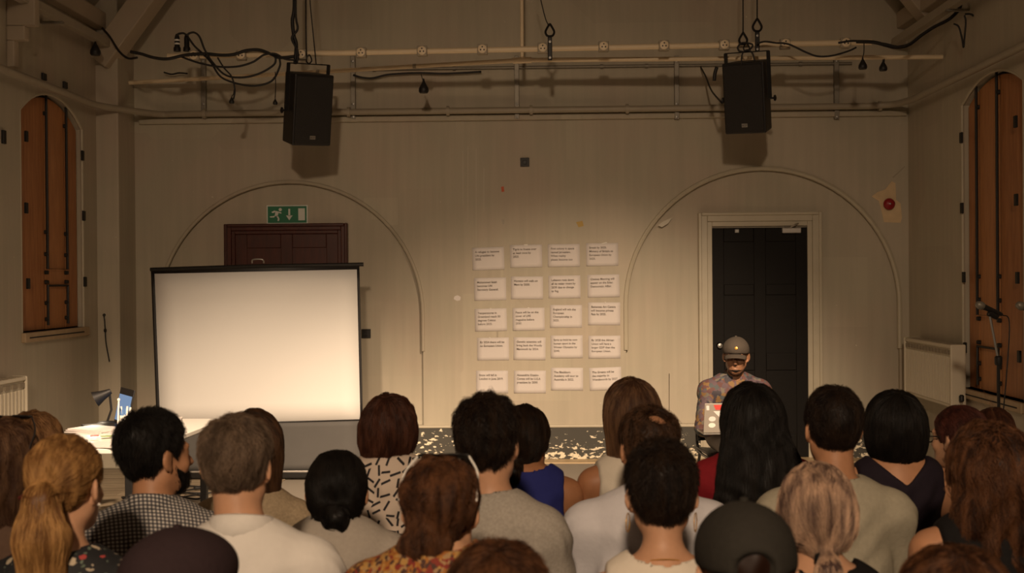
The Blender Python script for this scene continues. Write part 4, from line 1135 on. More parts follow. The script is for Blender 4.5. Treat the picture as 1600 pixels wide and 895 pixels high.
# ------------------------------------------------------------------ people: smooth-blended bodies grown from a skeleton
class Field:
    """a signed field on a rectilinear grid; primitives are blended into it where they reach"""
    def __init__(s, xs, ys, zs, far=0.12):
        s.ax = [np.asarray(a, np.float32) for a in (xs, ys, zs)]
        s.d = np.full([len(a) for a in s.ax], far, np.float32)
        s.far = far
    def sl(s, lo, hi, mg):
        out = []
        for a, l, h in zip(s.ax, lo, hi):
            i0 = max(0, int(np.searchsorted(a, l - mg)) - 1); i1 = min(len(a), int(np.searchsorted(a, h + mg)) + 1)
            if i1 - i0 < 1: return None
            out.append(slice(i0, i1))
        return tuple(out)
    def co(s, sl):
        return (s.ax[0][sl[0]][:, None, None], s.ax[1][sl[1]][None, :, None], s.ax[2][sl[2]][None, None, :])
    def blend(s, sl, e, k, sub=False):
        a = s.d[sl]
        if sub:
            e = -e
            if k > 0:
                h = np.maximum(k - np.abs(a - e), 0) / k
                s.d[sl] = np.maximum(a, e) + h * h * k * 0.25
            else: s.d[sl] = np.maximum(a, e)
        else:
            if k > 0:
                h = np.maximum(k - np.abs(a - e), 0) / k
                s.d[sl] = np.minimum(a, e) - h * h * k * 0.25
            else: s.d[sl] = np.minimum(a, e)
    def ell(s, c, r, rot=None, k=0.02, sub=False):
        c = np.array(c, np.float32); r = np.array(r, np.float32)
        m = float(max(r)) if rot is not None else None
        lo = c - (m if m else r); hi = c + (m if m else r)
        sl = s.sl(lo, hi, 0.05 + k)
        if sl is None: return
        x, y, z = s.co(sl); x = x - c[0]; y = y - c[1]; z = z - c[2]
        if rot is not None:
            rt = np.array(rot, np.float32)
            x, y, z = (rt[0, 0] * x + rt[1, 0] * y + rt[2, 0] * z, rt[0, 1] * x + rt[1, 1] * y + rt[2, 1] * z, rt[0, 2] * x + rt[1, 2] * y + rt[2, 2] * z)
        k0 = np.sqrt((x / r[0]) ** 2 + (y / r[1]) ** 2 + (z / r[2]) ** 2)
        k1 = np.sqrt((x / r[0] ** 2) ** 2 + (y / r[1] ** 2) ** 2 + (z / r[2] ** 2) ** 2) + 1e-6
        s.blend(sl, k0 * (k0 - 1) / k1, k, sub)
    def cone(s, a, b, ra, rb, k=0.02, sub=False):
        a = np.array(a, np.float32); b = np.array(b, np.float32); m = max(ra, rb)
        sl = s.sl(np.minimum(a, b) - m, np.maximum(a, b) + m, 0.05 + k)
        if sl is None: return
        x, y, z = s.co(sl); x = x - a[0]; y = y - a[1]; z = z - a[2]
        ba = b - a; L = float(ba @ ba) + 1e-9
        h = np.clip((x * ba[0] + y * ba[1] + z * ba[2]) / L, 0, 1)
        e = np.sqrt((x - h * ba[0]) ** 2 + (y - h * ba[1]) ** 2 + (z - h * ba[2]) ** 2) - (ra + (rb - ra) * h)
        s.blend(sl, e, k, sub)
    def clip(s, fn, k=0.0):
        x, y, z = s.co((slice(None),) * 3)
        e = np.broadcast_to(fn(x, y, z), s.d.shape).astype(np.float32)
        if k > 0:
            h = np.maximum(k - np.abs(s.d - e), 0) / k
            s.d = np.maximum(s.d, e) + h * h * k * 0.25
        else:
            s.d = np.maximum(s.d, e)
    def wobble(s, fn):
        x, y, z = s.co((slice(None),) * 3)
        s.d = s.d + fn(x, y, z).astype(np.float32)
    def sample(s, P):
        """trilinear value at points P (n,3)"""
        idx = []; fr = []
        for k in range(3):
            a = s.ax[k]; i = np.clip(np.searchsorted(a, P[:, k]) - 1, 0, len(a) - 2)
            idx.append(i); fr.append(np.clip((P[:, k] - a[i]) / (a[i + 1] - a[i]), 0, 1))
        v = 0
        for dx in (0, 1):
            for dy in (0, 1):
                for dz in (0, 1):
                    w = (fr[0] if dx else 1 - fr[0]) * (fr[1] if dy else 1 - fr[1]) * (fr[2] if dz else 1 - fr[2])
                    v = v + w * s.d[idx[0] + dx, idx[1] + dy, idx[2] + dz]
        return v
    def grad(s, P, e=0.006):
        g = np.zeros_like(P)
        for k in range(3):
            o = np.zeros(3); o[k] = e
            g[:, k] = s.sample(P + o) - s.sample(P - o)
        n = np.linalg.norm(g, axis=1, keepdims=True) + 1e-9
        return g / n
    def mesh(s):
        d = s.d; ins = d < 0
        nx, ny, nz = d.shape
        cs = np.zeros((nx - 1, ny - 1, nz - 1), np.int8)
        for a in (0, 1):
            for b in (0, 1):
                for c in (0, 1):
                    cs += ins[a:nx - 1 + a, b:ny - 1 + b, c:nz - 1 + c]
        act = (cs > 0) & (cs < 8)
        I, J, K = np.nonzero(act)
        vid = np.full(act.shape, -1, np.int32); vid[I, J, K] = np.arange(len(I))
        acc = np.zeros((len(I), 3)); cnt = np.zeros(len(I))
        X, Y, Z = s.ax
        for ax_ in range(3):
            oth = [q for q in range(3) if q != ax_]
            for u in (0, 1):
                for v in (0, 1):
                    o0 = [0, 0, 0]; o0[oth[0]] = u; o0[oth[1]] = v
                    o1 = list(o0); o1[ax_] = 1
                    d0 = d[I + o0[0], J + o0[1], K + o0[2]]; d1 = d[I + o1[0], J + o1[1], K + o1[2]]
                    m = (d0 < 0) != (d1 < 0)
                    t = np.where(m, d0 / np.where(d0 - d1 == 0, 1, d0 - d1), 0)
                    p0 = np.stack([X[I + o0[0]], Y[J + o0[1]], Z[K + o0[2]]], 1); p1 = np.stack([X[I + o1[0]], Y[J + o1[1]], Z[K + o1[2]]], 1)
                    acc += np.where(m[:, None], p0 + (p1 - p0) * t[:, None], 0); cnt += m
        V = acc / np.maximum(cnt, 1)[:, None]
        F = []
        e = ins[:-1, 1:-1, 1:-1] != ins[1:, 1:-1, 1:-1]; i, j, k = np.nonzero(e); fl = ins[:-1, 1:-1, 1:-1][i, j, k]
        q = np.stack([vid[i, j, k], vid[i, j + 1, k], vid[i, j + 1, k + 1], vid[i, j, k + 1]], 1); q[~fl] = q[~fl][:, ::-1]; F.append(q)
        e = ins[1:-1, :-1, 1:-1] != ins[1:-1, 1:, 1:-1]; i, j, k = np.nonzero(e); fl = ins[1:-1, :-1, 1:-1][i, j, k]
        q = np.stack([vid[i, j, k], vid[i, j, k + 1], vid[i + 1, j, k + 1], vid[i + 1, j, k]], 1); q[~fl] = q[~fl][:, ::-1]; F.append(q)
        e = ins[1:-1, 1:-1, :-1] != ins[1:-1, 1:-1, 1:]; i, j, k = np.nonzero(e); fl = ins[1:-1, 1:-1, :-1][i, j, k]
        q = np.stack([vid[i, j, k], vid[i + 1, j, k], vid[i + 1, j + 1, k], vid[i, j + 1, k]], 1); q[~fl] = q[~fl][:, ::-1]; F.append(q)
        return V, np.concatenate(F)

def mesh_data(name, V, F, m, relax=0):
    me = bpy.data.meshes.new(name)
    me.vertices.add(len(V)); me.vertices.foreach_set('co', V.astype(np.float32).ravel())
    me.loops.add(F.size); me.loops.foreach_set('vertex_index', F.astype(np.int32).ravel())
    me.polygons.add(len(F)); me.polygons.foreach_set('loop_start', np.arange(0, F.size, 4, dtype=np.int32))
    me.update(calc_edges=True); me.validate()
    me.shade_smooth()
    me.materials.append(m)
    return me

def relax(V, F, n=1, w=0.5):
    for _ in range(n):
        acc = np.zeros_like(V); c = np.zeros(len(V))
        for a, b in ((0, 1), (1, 2), (2, 3), (3, 0)):
            np.add.at(acc, F[:, a], V[F[:, b]]); np.add.at(acc, F[:, b], V[F[:, a]])
            np.add.at(c, F[:, a], 1); np.add.at(c, F[:, b], 1)
        V = V * (1 - w) + w * acc / np.maximum(c, 1)[:, None]
    return V

def axis(lo, hi, fine, fs, cs):
    """grid line positions from lo to hi, step fs inside the fine intervals and cs outside"""
    out = [lo]
    while out[-1] < hi:
        p = out[-1]
        st = fs if any(a - cs * 0.5 <= p <= b for a, b in fine) else cs
        out.append(p + st)
    return out

def rot_head(yaw, pitch, roll):
    return np.array((Matrix.Rotation(R(yaw), 3, 'Z') @ Matrix.Rotation(R(pitch), 3, 'X') @ Matrix.Rotation(R(roll), 3, 'Y')), np.float32)

class Pose:
    pass

def make_pose(sp):
    p = Pose()
    p.zsh = sp['Z'] - 0.215 + sp.get('hunch', 0.0)
    p.ly = sp.get('lean', 0.03)
    p.sw = sp.get('sw', 0.165)
    p.fem = sp.get('fem', False)
    p.hr = sp.get('hs', 1.0)
    p.H = np.array((sp.get('hx', 0.0), p.ly + sp.get('hfwd', 0.03), sp['Z']), np.float32)
    p.Rh = rot_head(sp.get('hyaw', 0), sp.get('hpitch', 0), sp.get('hroll', 0))
    p.zz = lambda t: 0.5 + (p.zsh - 0.5) * t
    p.NB = np.array((0, p.ly - 0.02, p.zsh + 0.07), np.float32)
    p.el = [np.array((s * (p.sw + 0.05), p.ly + 0.07, p.zsh - 0.28)) for s in (-1, 1)]
    hw = sp.get('wrist', ((-0.10, 0.30, 0.645), (0.10, 0.30, 0.645)))
    p.wr = [np.array(w) for w in hw]
    return p

def hp(p, v):
    return p.H + p.Rh @ (np.array(v, np.float32) * p.hr)

def torso_prims(f, p, g=0.0, k=0.05, arms=2, neck=True):
    """trunk, shoulders and arms; g inflates"""
    zz = p.zz; ly = p.ly; sw = p.sw; fm = p.fem
    f.ell((0, 0.0, 0.565), (0.175 + g, 0.135 + g, 0.105 + g), k=k)
    f.ell((0, ly * 0.35, zz(0.42)), ((0.135 if fm else 0.155) + g, 0.105 + g, 0.17 + g), k=k)
    f.ell((0, ly * 0.8, zz(0.80)), ((0.145 if fm else 0.165) + g, 0.112 + g, 0.165 + g), k=k)
    f.ell((0, ly - 0.012, zz(1.0) - 0.030), (sw * 0.86 + g, 0.085 + g, 0.088 + g), k=k)
    if fm:
        for s in (-1, 1): f.ell((s * 0.065, ly * 0.8 + 0.085, zz(0.72)), (0.062 + g, 0.055 + g, 0.062 + g), k=k)
    ra = 0.047 if fm else 0.054
    for i, s in enumerate((-1, 1)):
        sh = np.array((s * sw, ly, p.zsh - 0.028))
        f.cone(p.NB + np.array((s * 0.022, 0, -0.034)), sh + np.array((-s * 0.03, -0.005, 0.020)), 0.046 + g, 0.034 + g, k=k)
        if arms >= 1:
            f.ell(sh + np.array((s * 0.006, 0, -0.008)), (ra + 0.004 + g, ra + 0.006 + g, ra + 0.006 + g), k=0.03)
            f.cone(sh, p.el[i], ra + g, ra * 0.82 + g, k=0.03)
        if arms >= 2:
            f.cone(p.el[i], p.wr[i], ra * 0.84 + g, ra * 0.58 + g, k=0.02)

def hand(f, wr, s, mid):
    """palm, four unequal bent fingers and a thumb from the side of the palm"""
    wr = np.array(wr, float); fw = np.array((-s * 0.35, 0.92, -0.10)); fw /= np.linalg.norm(fw)
    side = np.array((-fw[1], fw[0], 0.0)) * s; side /= np.linalg.norm(side)      # towards the thumb is -side
    inn = -side if (np.dot(-side, (-s, 0, 0)) > 0) else side
    pc = wr + fw * 0.055
    f.cone(wr, wr + fw * 0.03, 0.026, 0.024, k=0.02)
    f.cone(wr + fw * 0.03 + inn * 0.018, wr + fw * 0.088 + inn * 0.026, 0.015, 0.013, k=0.012)
    f.cone(wr + fw * 0.03, wr + fw * 0.092, 0.016, 0.013, k=0.012)
    f.cone(wr + fw * 0.03 - inn * 0.018, wr + fw * 0.085 - inn * 0.026, 0.015, 0.012, k=0.012)
    for q, (o, L) in enumerate(((0.030, 0.068), (0.010, 0.078), (-0.011, 0.072), (-0.031, 0.056))):
        a = wr + fw * 0.088 + inn * o
        b = a + fw * L * 0.5 + np.array((0, 0, 0.004)) + inn * o * 0.1
        c = b + fw * L * 0.38 + np.array((0, 0, -L * 0.35))
        f.cone(a, b, 0.0092, 0.0085, k=0.003); f.cone(b, c, 0.0085, 0.0072, k=0.003)
    a = wr + fw * 0.03 + inn * 0.026; b = a + fw * 0.035 + inn * 0.028; c = b + fw * 0.032 + inn * 0.004
    f.cone(a, b, 0.012, 0.0105, k=0.008); f.cone(b, c, 0.0102, 0.0085, k=0.003)

def head_prims(f, p, face=False):
    s_ = p.hr; Rm = p.Rh
    E = lambda c, r, k=0.02, sub=False, extra=None: f.ell(hp(p, c), [q * s_ for q in r], Rm if extra is None else Rm @ extra, k=k, sub=sub)
    Cn = lambda a, b, ra, rb, k=0.012, sub=False: f.cone(hp(p, a), hp(p, b), ra * s_, rb * s_, k=k, sub=sub)
    nr = 0.046 if p.fem else 0.055
    f.cone(p.NB + np.array((0, 0.012, -0.05)), hp(p, (0, -0.022, -0.055)), nr + 0.008, nr, k=0.03)
    E((0, -0.015, 0.030), (0.075, 0.094, 0.085), 0.02)
    E((0, 0.028, -0.030), (0.060, 0.062, 0.080), 0.03)
    E((0, 0.050, -0.078), (0.036, 0.036, 0.032), 0.03)
    Cn((-0.048, 0.0, -0.055), (-0.014, 0.066, -0.098), 0.020, 0.014, 0.03); Cn((0.048, 0.0, -0.055), (0.014, 0.066, -0.098), 0.020, 0.014, 0.03)
    # brow, eye hollows, eyeballs, cheeks, nose, lips
    Cn((-0.040, 0.074, 0.024), (0.040, 0.074, 0.024), 0.012, 0.012, 0.015)
    for s in (-1, 1):
        E((s * 0.031, 0.100, 0.004), (0.020, 0.016, 0.014), 0.014, True)
        E((s * 0.031, 0.075, 0.003), (0.0135, 0.0135, 0.0125), 0.004)
        Cn((s * 0.018, 0.0865, 0.011), (s * 0.044, 0.080, 0.009), 0.0038, 0.003, 0.004)
        E((s * 0.040, 0.062, -0.028), (0.022, 0.020, 0.022), 0.02)
        E((s * 0.011, 0.094, -0.038), (0.009, 0.009, 0.008), 0.008)
    Cn((0, 0.084, 0.008), (0, 0.106, -0.033), 0.0085, 0.0125, 0.012)
    Cn((-0.017, 0.083, -0.062), (0.017, 0.083, -0.062), 0.0075, 0.0075, 0.010)
    Cn((-0.015, 0.082, -0.072), (0.015, 0.082, -0.072), 0.0078, 0.0078, 0.008)
    E((0, 0.094, -0.067), (0.020, 0.006, 0.0022), 0.003, True)
    # ears: a tilted shell with a hollow and a lobe
    for s in (-1, 1):
        ex = np.array(Matrix.Rotation(R(s * 30), 3, 'Z') @ Matrix.Rotation(R(-10), 3, 'X'), np.float32)
        E((s * 0.084, -0.010, -0.002), (0.0085, 0.022, 0.034), 0.008, False, ex)
        E((s * 0.093, 0.000, 0.002), (0.0065, 0.013, 0.021), 0.004, True, ex)
        E((s * 0.079, 0.000, -0.031), (0.008, 0.010, 0.011), 0.006)

def leg_prims(f, g=0.0, k=0.04):
    for s in (-1, 1):
        f.cone((s * 0.085, 0.02, 0.545), (s * 0.10, 0.44, 0.53), 0.085 + g, 0.062 + g, k=k)
        f.cone((s * 0.10, 0.44, 0.525), (s * 0.105, 0.42, 0.10), 0.057 + g, 0.038 + g, k=0.02)

def skin_mat(name, col):
    m, nt, b = new_mat(name)
    tc = N(nt, 'ShaderNodeTexCoord')
    n = N(nt, 'ShaderNodeTexNoise', i_Scale=18, i_Detail=4)
    nt.links.new(tc.outputs['Object'], n.inputs['Vector'])
    c = ramp(nt, n.outputs['Fac'], [(0.3, tuple(q * 0.86 for q in col)), (0.7, tuple(min(1, q * 1.1) for q in col))])
    nt.links.new(c, b.inputs['Base Color'])
    b.inputs['Roughness'].default_value = 0.5
    b.inputs['Specular IOR Level'].default_value = 0.35
    return m

def hair_mats(name, dark, light, rough=0.5, streak=1.0):
    out = []
    for kind in ('cap', 'strand'):
        m, nt, b = new_mat(name + '_' + kind)
        if kind == 'strand':
            hi = N(nt, 'ShaderNodeHairInfo')
            tc = N(nt, 'ShaderNodeTexCoord')
            mp = N(nt, 'ShaderNodeMapping'); mp.inputs['Scale'].default_value = (1, 1, 0.08)
            nt.links.new(tc.outputs['Object'], mp.inputs['Vector'])
            n = N(nt, 'ShaderNodeTexNoise', i_Scale=42, i_Detail=2); nt.links.new(mp.outputs[0], n.inputs['Vector'])
            cl = math_n(nt, 'MULTIPLY', math_n(nt, 'SUBTRACT', n.outputs['Fac'], 0.5), 2.0)
            src = math_n(nt, 'ADD', math_n(nt, 'MULTIPLY', hi.outputs['Random'], 0.45), math_n(nt, 'ADD', cl, 0.28))
        else:
            tc = N(nt, 'ShaderNodeTexCoord')
            n = N(nt, 'ShaderNodeTexNoise', i_Scale=60, i_Detail=3); nt.links.new(tc.outputs['Object'], n.inputs['Vector']); src = n.outputs['Fac']
        f = [0.75 if kind == 'cap' else 1.0, 0.8 if kind == 'cap' else 1.0]
        c = ramp(nt, src, [(0.1, tuple(q * f[0] for q in dark)), (0.9, tuple(q * f[1] for q in (light if kind == 'strand' else dark)))])
        nt.links.new(c, b.inputs['Base Color'])
        b.inputs['Roughness'].default_value = rough
        b.inputs['Specular IOR Level'].default_value = 0.22
        out.append(m)
    return out

# ---------------- cloth materials
def cloth(name, col, noise=0.12, nscale=60, rough=0.85, bump=0.15):
    return mat(name, col, rough, noise=noise, nscale=nscale, spec=0.2, bump=bump)

def planar(nt, scale):
    tc = N(nt, 'ShaderNodeTexCoord')
    mp = N(nt, 'ShaderNodeMapping'); mp.inputs['Rotation'].default_value = (R(90), 0, 0); mp.inputs['Scale'].default_value = (scale, scale, scale)
    nt.links.new(tc.outputs['Object'], mp.inputs['Vector'])
    return mp.outputs[0], tc.outputs['Object']

def check_mat():
    m, nt, b = new_mat('checked_cotton')
    tc = N(nt, 'ShaderNodeTexCoord'); sx = N(nt, 'ShaderNodeSeparateXYZ'); nt.links.new(tc.outputs['Object'], sx.inputs[0])
    fx = math_n(nt, 'GREATER_THAN', math_n(nt, 'SINE', math_n(nt, 'MULTIPLY', math_n(nt, 'ADD', sx.outputs['X'], math_n(nt, 'MULTIPLY', sx.outputs['Y'], 0.5)), 2 * math.pi / 0.0125)), 0.0)
    fz = math_n(nt, 'GREATER_THAN', math_n(nt, 'SINE', math_n(nt, 'MULTIPLY', math_n(nt, 'ADD', sx.outputs['Z'], math_n(nt, 'MULTIPLY', sx.outputs['Y'], 0.6)), 2 * math.pi / 0.0125)), 0.0)
    c = ramp(nt, math_n(nt, 'MULTIPLY', math_n(nt, 'ADD', fx, fz), 0.5), [(0.0, (0.045, 0.045, 0.05)), (0.5, (0.13, 0.125, 0.13)), (1.0, (0.58, 0.55, 0.50))])
    nt.links.new(c, b.inputs['Base Color']); b.inputs['Roughness'].default_value = 0.85
    return m

def dash_mat():
    m, nt, b = new_mat('dash_print_cotton')
    v2, _ = planar(nt, 28)
    v = N(nt, 'ShaderNodeTexVoronoi', voronoi_dimensions='2D', i_Scale=1.0, i_Randomness=0.75); nt.links.new(v2, v.inputs['Vector'])
    sb = N(nt, 'ShaderNodeVectorMath', operation='SUBTRACT'); nt.links.new(v2, sb.inputs[0]); nt.links.new(v.outputs['Position'], sb.inputs[1])
    sc = N(nt, 'ShaderNodeSeparateColor'); nt.links.new(v.outputs['Color'], sc.inputs[0])
    vr = N(nt, 'ShaderNodeVectorRotate', rotation_type='Z_AXIS'); nt.links.new(sb.outputs[0], vr.inputs['Vector'])
    nt.links.new(math_n(nt, 'MULTIPLY', math_n(nt, 'SUBTRACT', sc.outputs[0], 0.5), 3.0), vr.inputs['Angle'])
    sx = N(nt, 'ShaderNodeSeparateXYZ'); nt.links.new(vr.outputs[0], sx.inputs[0])
    ax = math_n(nt, 'LESS_THAN', math_n(nt, 'ABSOLUTE', sx.outputs['X']), 0.115); ay = math_n(nt, 'LESS_THAN', math_n(nt, 'ABSOLUTE', sx.outputs['Y']), 0.55)
    c = mixc(nt, math_n(nt, 'MULTIPLY', ax, ay), (0.60, 0.50, 0.41), (0.012, 0.010, 0.012))
    nt.links.new(c, b.inputs['Base Color']); b.inputs['Roughness'].default_value = 0.8
    return m

def floral_mat():
    m, nt, b = new_mat('black_floral_crepe')
    tc = N(nt, 'ShaderNodeTexCoord')
    nz = N(nt, 'ShaderNodeTexNoise', i_Scale=55, i_Detail=2); nt.links.new(tc.outputs['Object'], nz.inputs['Vector'])
    ad = N(nt, 'ShaderNodeVectorMath', operation='MULTIPLY_ADD'); nt.links.new(nz.outputs['Color'], ad.inputs[0]); ad.inputs[1].default_value = (0.02, 0.02, 0.02); nt.links.new(tc.outputs['Object'], ad.inputs[2])
    cols = None
    base = (0.010, 0.011, 0.013)
    v1 = N(nt, 'ShaderNodeTexVoronoi', i_Scale=30); nt.links.new(ad.outputs[0], v1.inputs['Vector'])
    sc = N(nt, 'ShaderNodeSeparateColor'); nt.links.new(v1.outputs['Color'], sc.inputs[0])
    pet = ramp(nt, sc.outputs[0], [(0.0, (0.42, 0.36, 0.26)), (0.35, (0.40, 0.055, 0.05)), (0.55, (0.10, 0.14, 0.10)), (0.75, (0.50, 0.42, 0.30))], 'CONSTANT')
    k1 = math_n(nt, 'LESS_THAN', v1.outputs['Distance'], 0.30)
    keep = math_n(nt, 'GREATER_THAN', sc.outputs[1], 0.25)
    c = mixc(nt, math_n(nt, 'MULTIPLY', k1, keep), base, pet)
    v2 = N(nt, 'ShaderNodeTexVoronoi', i_Scale=62); nt.links.new(ad.outputs[0], v2.inputs['Vector'])
    k2 = math_n(nt, 'LESS_THAN', v2.outputs['Distance'], 0.20)
    s2 = N(nt, 'ShaderNodeSeparateColor'); nt.links.new(v2.outputs['Color'], s2.inputs[0])
    p2 = ramp(nt, s2.outputs[0], [(0.0, (0.13, 0.17, 0.13)), (0.5, (0.38, 0.33, 0.25)), (0.8, (0.30, 0.05, 0.05))], 'CONSTANT')
    c = mixc(nt, k2, c, p2)
    nt.links.new(c, b.inputs['Base Color']); b.inputs['Roughness'].default_value = 0.75
    return m

def cell_mat(name, stops, scale, warp=0.03, wscale=20):
    m, nt, b = new_mat(name)
    tc = N(nt, 'ShaderNodeTexCoord')
    nz = N(nt, 'ShaderNodeTexNoise', i_Scale=wscale, i_Detail=3); nt.links.new(tc.outputs['Object'], nz.inputs['Vector'])
    ad = N(nt, 'ShaderNodeVectorMath', operation='MULTIPLY_ADD'); nt.links.new(nz.outputs['Color'], ad.inputs[0]); ad.inputs[1].default_value = (warp,) * 3; nt.links.new(tc.outputs['Object'], ad.inputs[2])
    v1 = N(nt, 'ShaderNodeTexVoronoi', i_Scale=scale); nt.links.new(ad.outputs[0], v1.inputs['Vector'])
    sc = N(nt, 'ShaderNodeSeparateColor'); nt.links.new(v1.outputs['Color'], sc.inputs[0])
    c = ramp(nt, sc.outputs[0], stops, 'CONSTANT')
    nt.links.new(c, b.inputs['Base Color']); b.inputs['Roughness'].default_value = 0.8
    return m

CL = {
 'check': check_mat(), 'dash': dash_mat(), 'floral': floral_mat(),
 'orangefloral': cell_mat('orange_floral_cotton', [(0, (0.36, 0.14, 0.025)), (0.25, (0.22, 0.028, 0.014)), (0.45, (0.44, 0.25, 0.07)), (0.62, (0.07, 0.03, 0.02)), (0.82, (0.36, 0.22, 0.10))], 115, 0.02, 60),
 'batik': cell_mat('multicoloured_print_shirt', [(0, (0.085, 0.036, 0.032)), (0.2, (0.052, 0.060, 0.064)), (0.4, (0.15, 0.085, 0.03)), (0.55, (0.08, 0.052, 0.062)), (0.72, (0.032, 0.027, 0.035)), (0.86, (0.11, 0.095, 0.075))], 36, 0.06, 16),
 'white': cloth('white_shirt_cotton', (0.74, 0.71, 0.66), 0.04), 'bluewhite': cloth('pale_blue_shirt_cotton', (0.64, 0.63, 0.66), 0.04),
 'cream': cloth('cream_sleeveless_knit', (0.76, 0.69, 0.58), 0.04), 'marl': cloth('grey_marl_sweat', (0.36, 0.33, 0.285), 0.3, 120),
 'greytee': cloth('grey_tee_jersey', (0.39, 0.35, 0.30), 0.12, 90), 'taupe': cloth('taupe_shirt', (0.38, 0.345, 0.26), 0.15, 80),
 'beige': cloth('beige_slub_knit', (0.36, 0.28, 0.18), 0.4, 110), 'blue': cloth('royal_blue_vest', (0.022, 0.028, 0.16), 0.1),
 'navy': cloth('dark_navy_dress', (0.016, 0.011, 0.018), 0.2), 'blackc': cloth('black_jersey', (0.010, 0.009, 0.009), 0.2),
 'red': cloth('dark_red_top', (0.22, 0.012, 0.018), 0.15), 'whitevest': cloth('white_vest', (0.66, 0.60, 0.50), 0.05), 'brownc': cloth('brown_top', (0.10, 0.06, 0.04), 0.2),
 'charcoalcap': cloth('charcoal_cap_cotton', (0.030, 0.027, 0.022), 0.15, 90), 'plumcap': cloth('plum_cap_cotton', (0.032, 0.019, 0.021), 0.15, 90), 'greycap': cloth('grey_brown_cap_cotton', (0.055, 0.045, 0.036), 0.15, 90),
 'jeans': cloth('dark_denim', (0.03, 0.035, 0.055), 0.2, 80), 'greytrouser': cloth('grey_trousers', (0.20, 0.18, 0.165), 0.1), 'blacktrouser': cloth('black_trousers', (0.015, 0.014, 0.014), 0.1),
 'shoe': mat('dark_leather', (0.02, 0.016, 0.013), 0.45)}
SK = {'light': skin_mat('light_skin', (0.56, 0.31, 0.185)), 'mid': skin_mat('mid_skin', (0.47, 0.235, 0.125)), 'tan': skin_mat('tan_skin', (0.36, 0.165, 0.08)), 'brown': skin_mat('brown_skin', (0.235, 0.115, 0.062))}
HC = {
 'black': hair_mats('black_hair', (0.004, 0.0035, 0.003), (0.012, 0.009, 0.007)), 'darkbrown': hair_mats('dark_brown_hair', (0.007, 0.004, 0.003), (0.028, 0.015, 0.008)),
 'brown': hair_mats('brown_hair', (0.022, 0.011, 0.006), (0.095, 0.046, 0.022)), 'auburn': hair_mats('auburn_hair', (0.028, 0.010, 0.006), (0.095, 0.036, 0.020)),
 'chestnut': hair_mats('chestnut_hair', (0.022, 0.008, 0.004), (0.14, 0.058, 0.024)), 'lightbrown': hair_mats('light_brown_hair', (0.050, 0.023, 0.013), (0.16, 0.085, 0.042)),
 'blonde': hair_mats('honey_blonde_hair', (0.16, 0.07, 0.022), (0.50, 0.28, 0.10)), 'darkblonde': hair_mats('dark_blonde_hair', (0.11, 0.052, 0.022), (0.34, 0.18, 0.075)),
 'lilac': hair_mats('faded_lilac_blonde_hair', (0.085, 0.050, 0.042), (0.60, 0.40, 0.27)), 'grey': hair_mats('greying_brown_hair', (0.065, 0.043, 0.028), (0.21, 0.145, 0.098)),
 'redbrown': hair_mats('red_brown_hair', (0.030, 0.010, 0.008), (0.10, 0.030, 0.020))}

# ---------------- hair: a blended cap grown on the skull, with strands combed over it
def hair_field(p, st, lo, hi, step=0.0065):
    f = Field(*[np.arange(a, b, step) for a, b in zip(lo, hi)])
    t = st.get('t', 0.014); s_ = p.hr
    E = lambda c, r, k=0.02, sub=False: f.ell(hp(p, c), [q * s_ for q in r], p.Rh, k=k, sub=sub)
    E((0, -0.017, 0.032), (0.076 + t * (1.0 if 'long' in st or not st.get('earcut', True) else 0.55), 0.096 + t, 0.086 + t + st.get('top', 0)), 0.0)
    if not ('long' in st or st.get('flat') or not st.get('earcut', True)): E((0, -0.025, 0.060), (0.072 + t, 0.090 + t, 0.064 + t + st.get('top', 0)), 0.02)
    for c, r in st.get('ell', ()): E(c, r, st.get('k', 0.04))
    # hairline: a drop line that depends on how far forward the point lies
    nape = st.get('nape', -0.075); ear = st.get('ear', 0.012); fore = st.get('fore', 0.072)
    H = p.H; Rm = p.Rh
    def local(x, y, z):
        x = x - H[0]; y = y - H[1]; z = z - H[2]
        return [(Rm[0, q] * x + Rm[1, q] * y + Rm[2, q] * z) / s_ for q in range(3)]
    def line(x, y, z):
        a, b, c = local(x, y, z)
        zl = np.interp(b, [-0.10, -0.055, -0.030, 0.012, 0.030, 0.058, 0.075, 0.14], [nape, nape + 0.004, nape * 0.35 + ear * 0.65, ear, ear - 0.02 if st.get('burn', True) else ear + 0.02, fore * 0.55, fore, fore + 0.02])
        if 'long' not in st: zl = zl + 0.05 * np.maximum(0, np.abs(a) - 0.055) * (b < 0)
        return (zl - c) * 0.8
    f.clip(line, 0.008)
    # ears stay free on short hair
    if st.get('earcut', True):
        for s in (-1, 1): E((s * 0.095, -0.006, -0.010), (0.026, 0.032, 0.044), 0.006, True)
    # hanging lengths in body space, given in head coordinates before the head turns
    for a, b, ra, rb in st.get('locks', ()):
        f.cone(hp(p, a), hp(p, b), ra * s_, rb * s_, k=st.get('lk', 0.025))
    for c, r in st.get('mass', ()):
        f.ell(p.H + np.array(c), r, k=st.get('mk', 0.05))
    if st.get('faceopen'):
        E((0, 0.095, -0.035), (0.062, 0.075, 0.105), 0.02, True)
    am = st.get('amp', 0.0025)
    ph = st.get('seed', 1) * 1.7
    f.wobble(lambda x, y, z: am * (np.sin(70 * x + 4 * np.sin(16 * z + ph) + ph) * np.sin(45 * y + 3 * np.sin(13 * z)) + 0.7 * np.sin(130 * x + 90 * y + 2 * np.sin(30 * z + ph))))
    return f

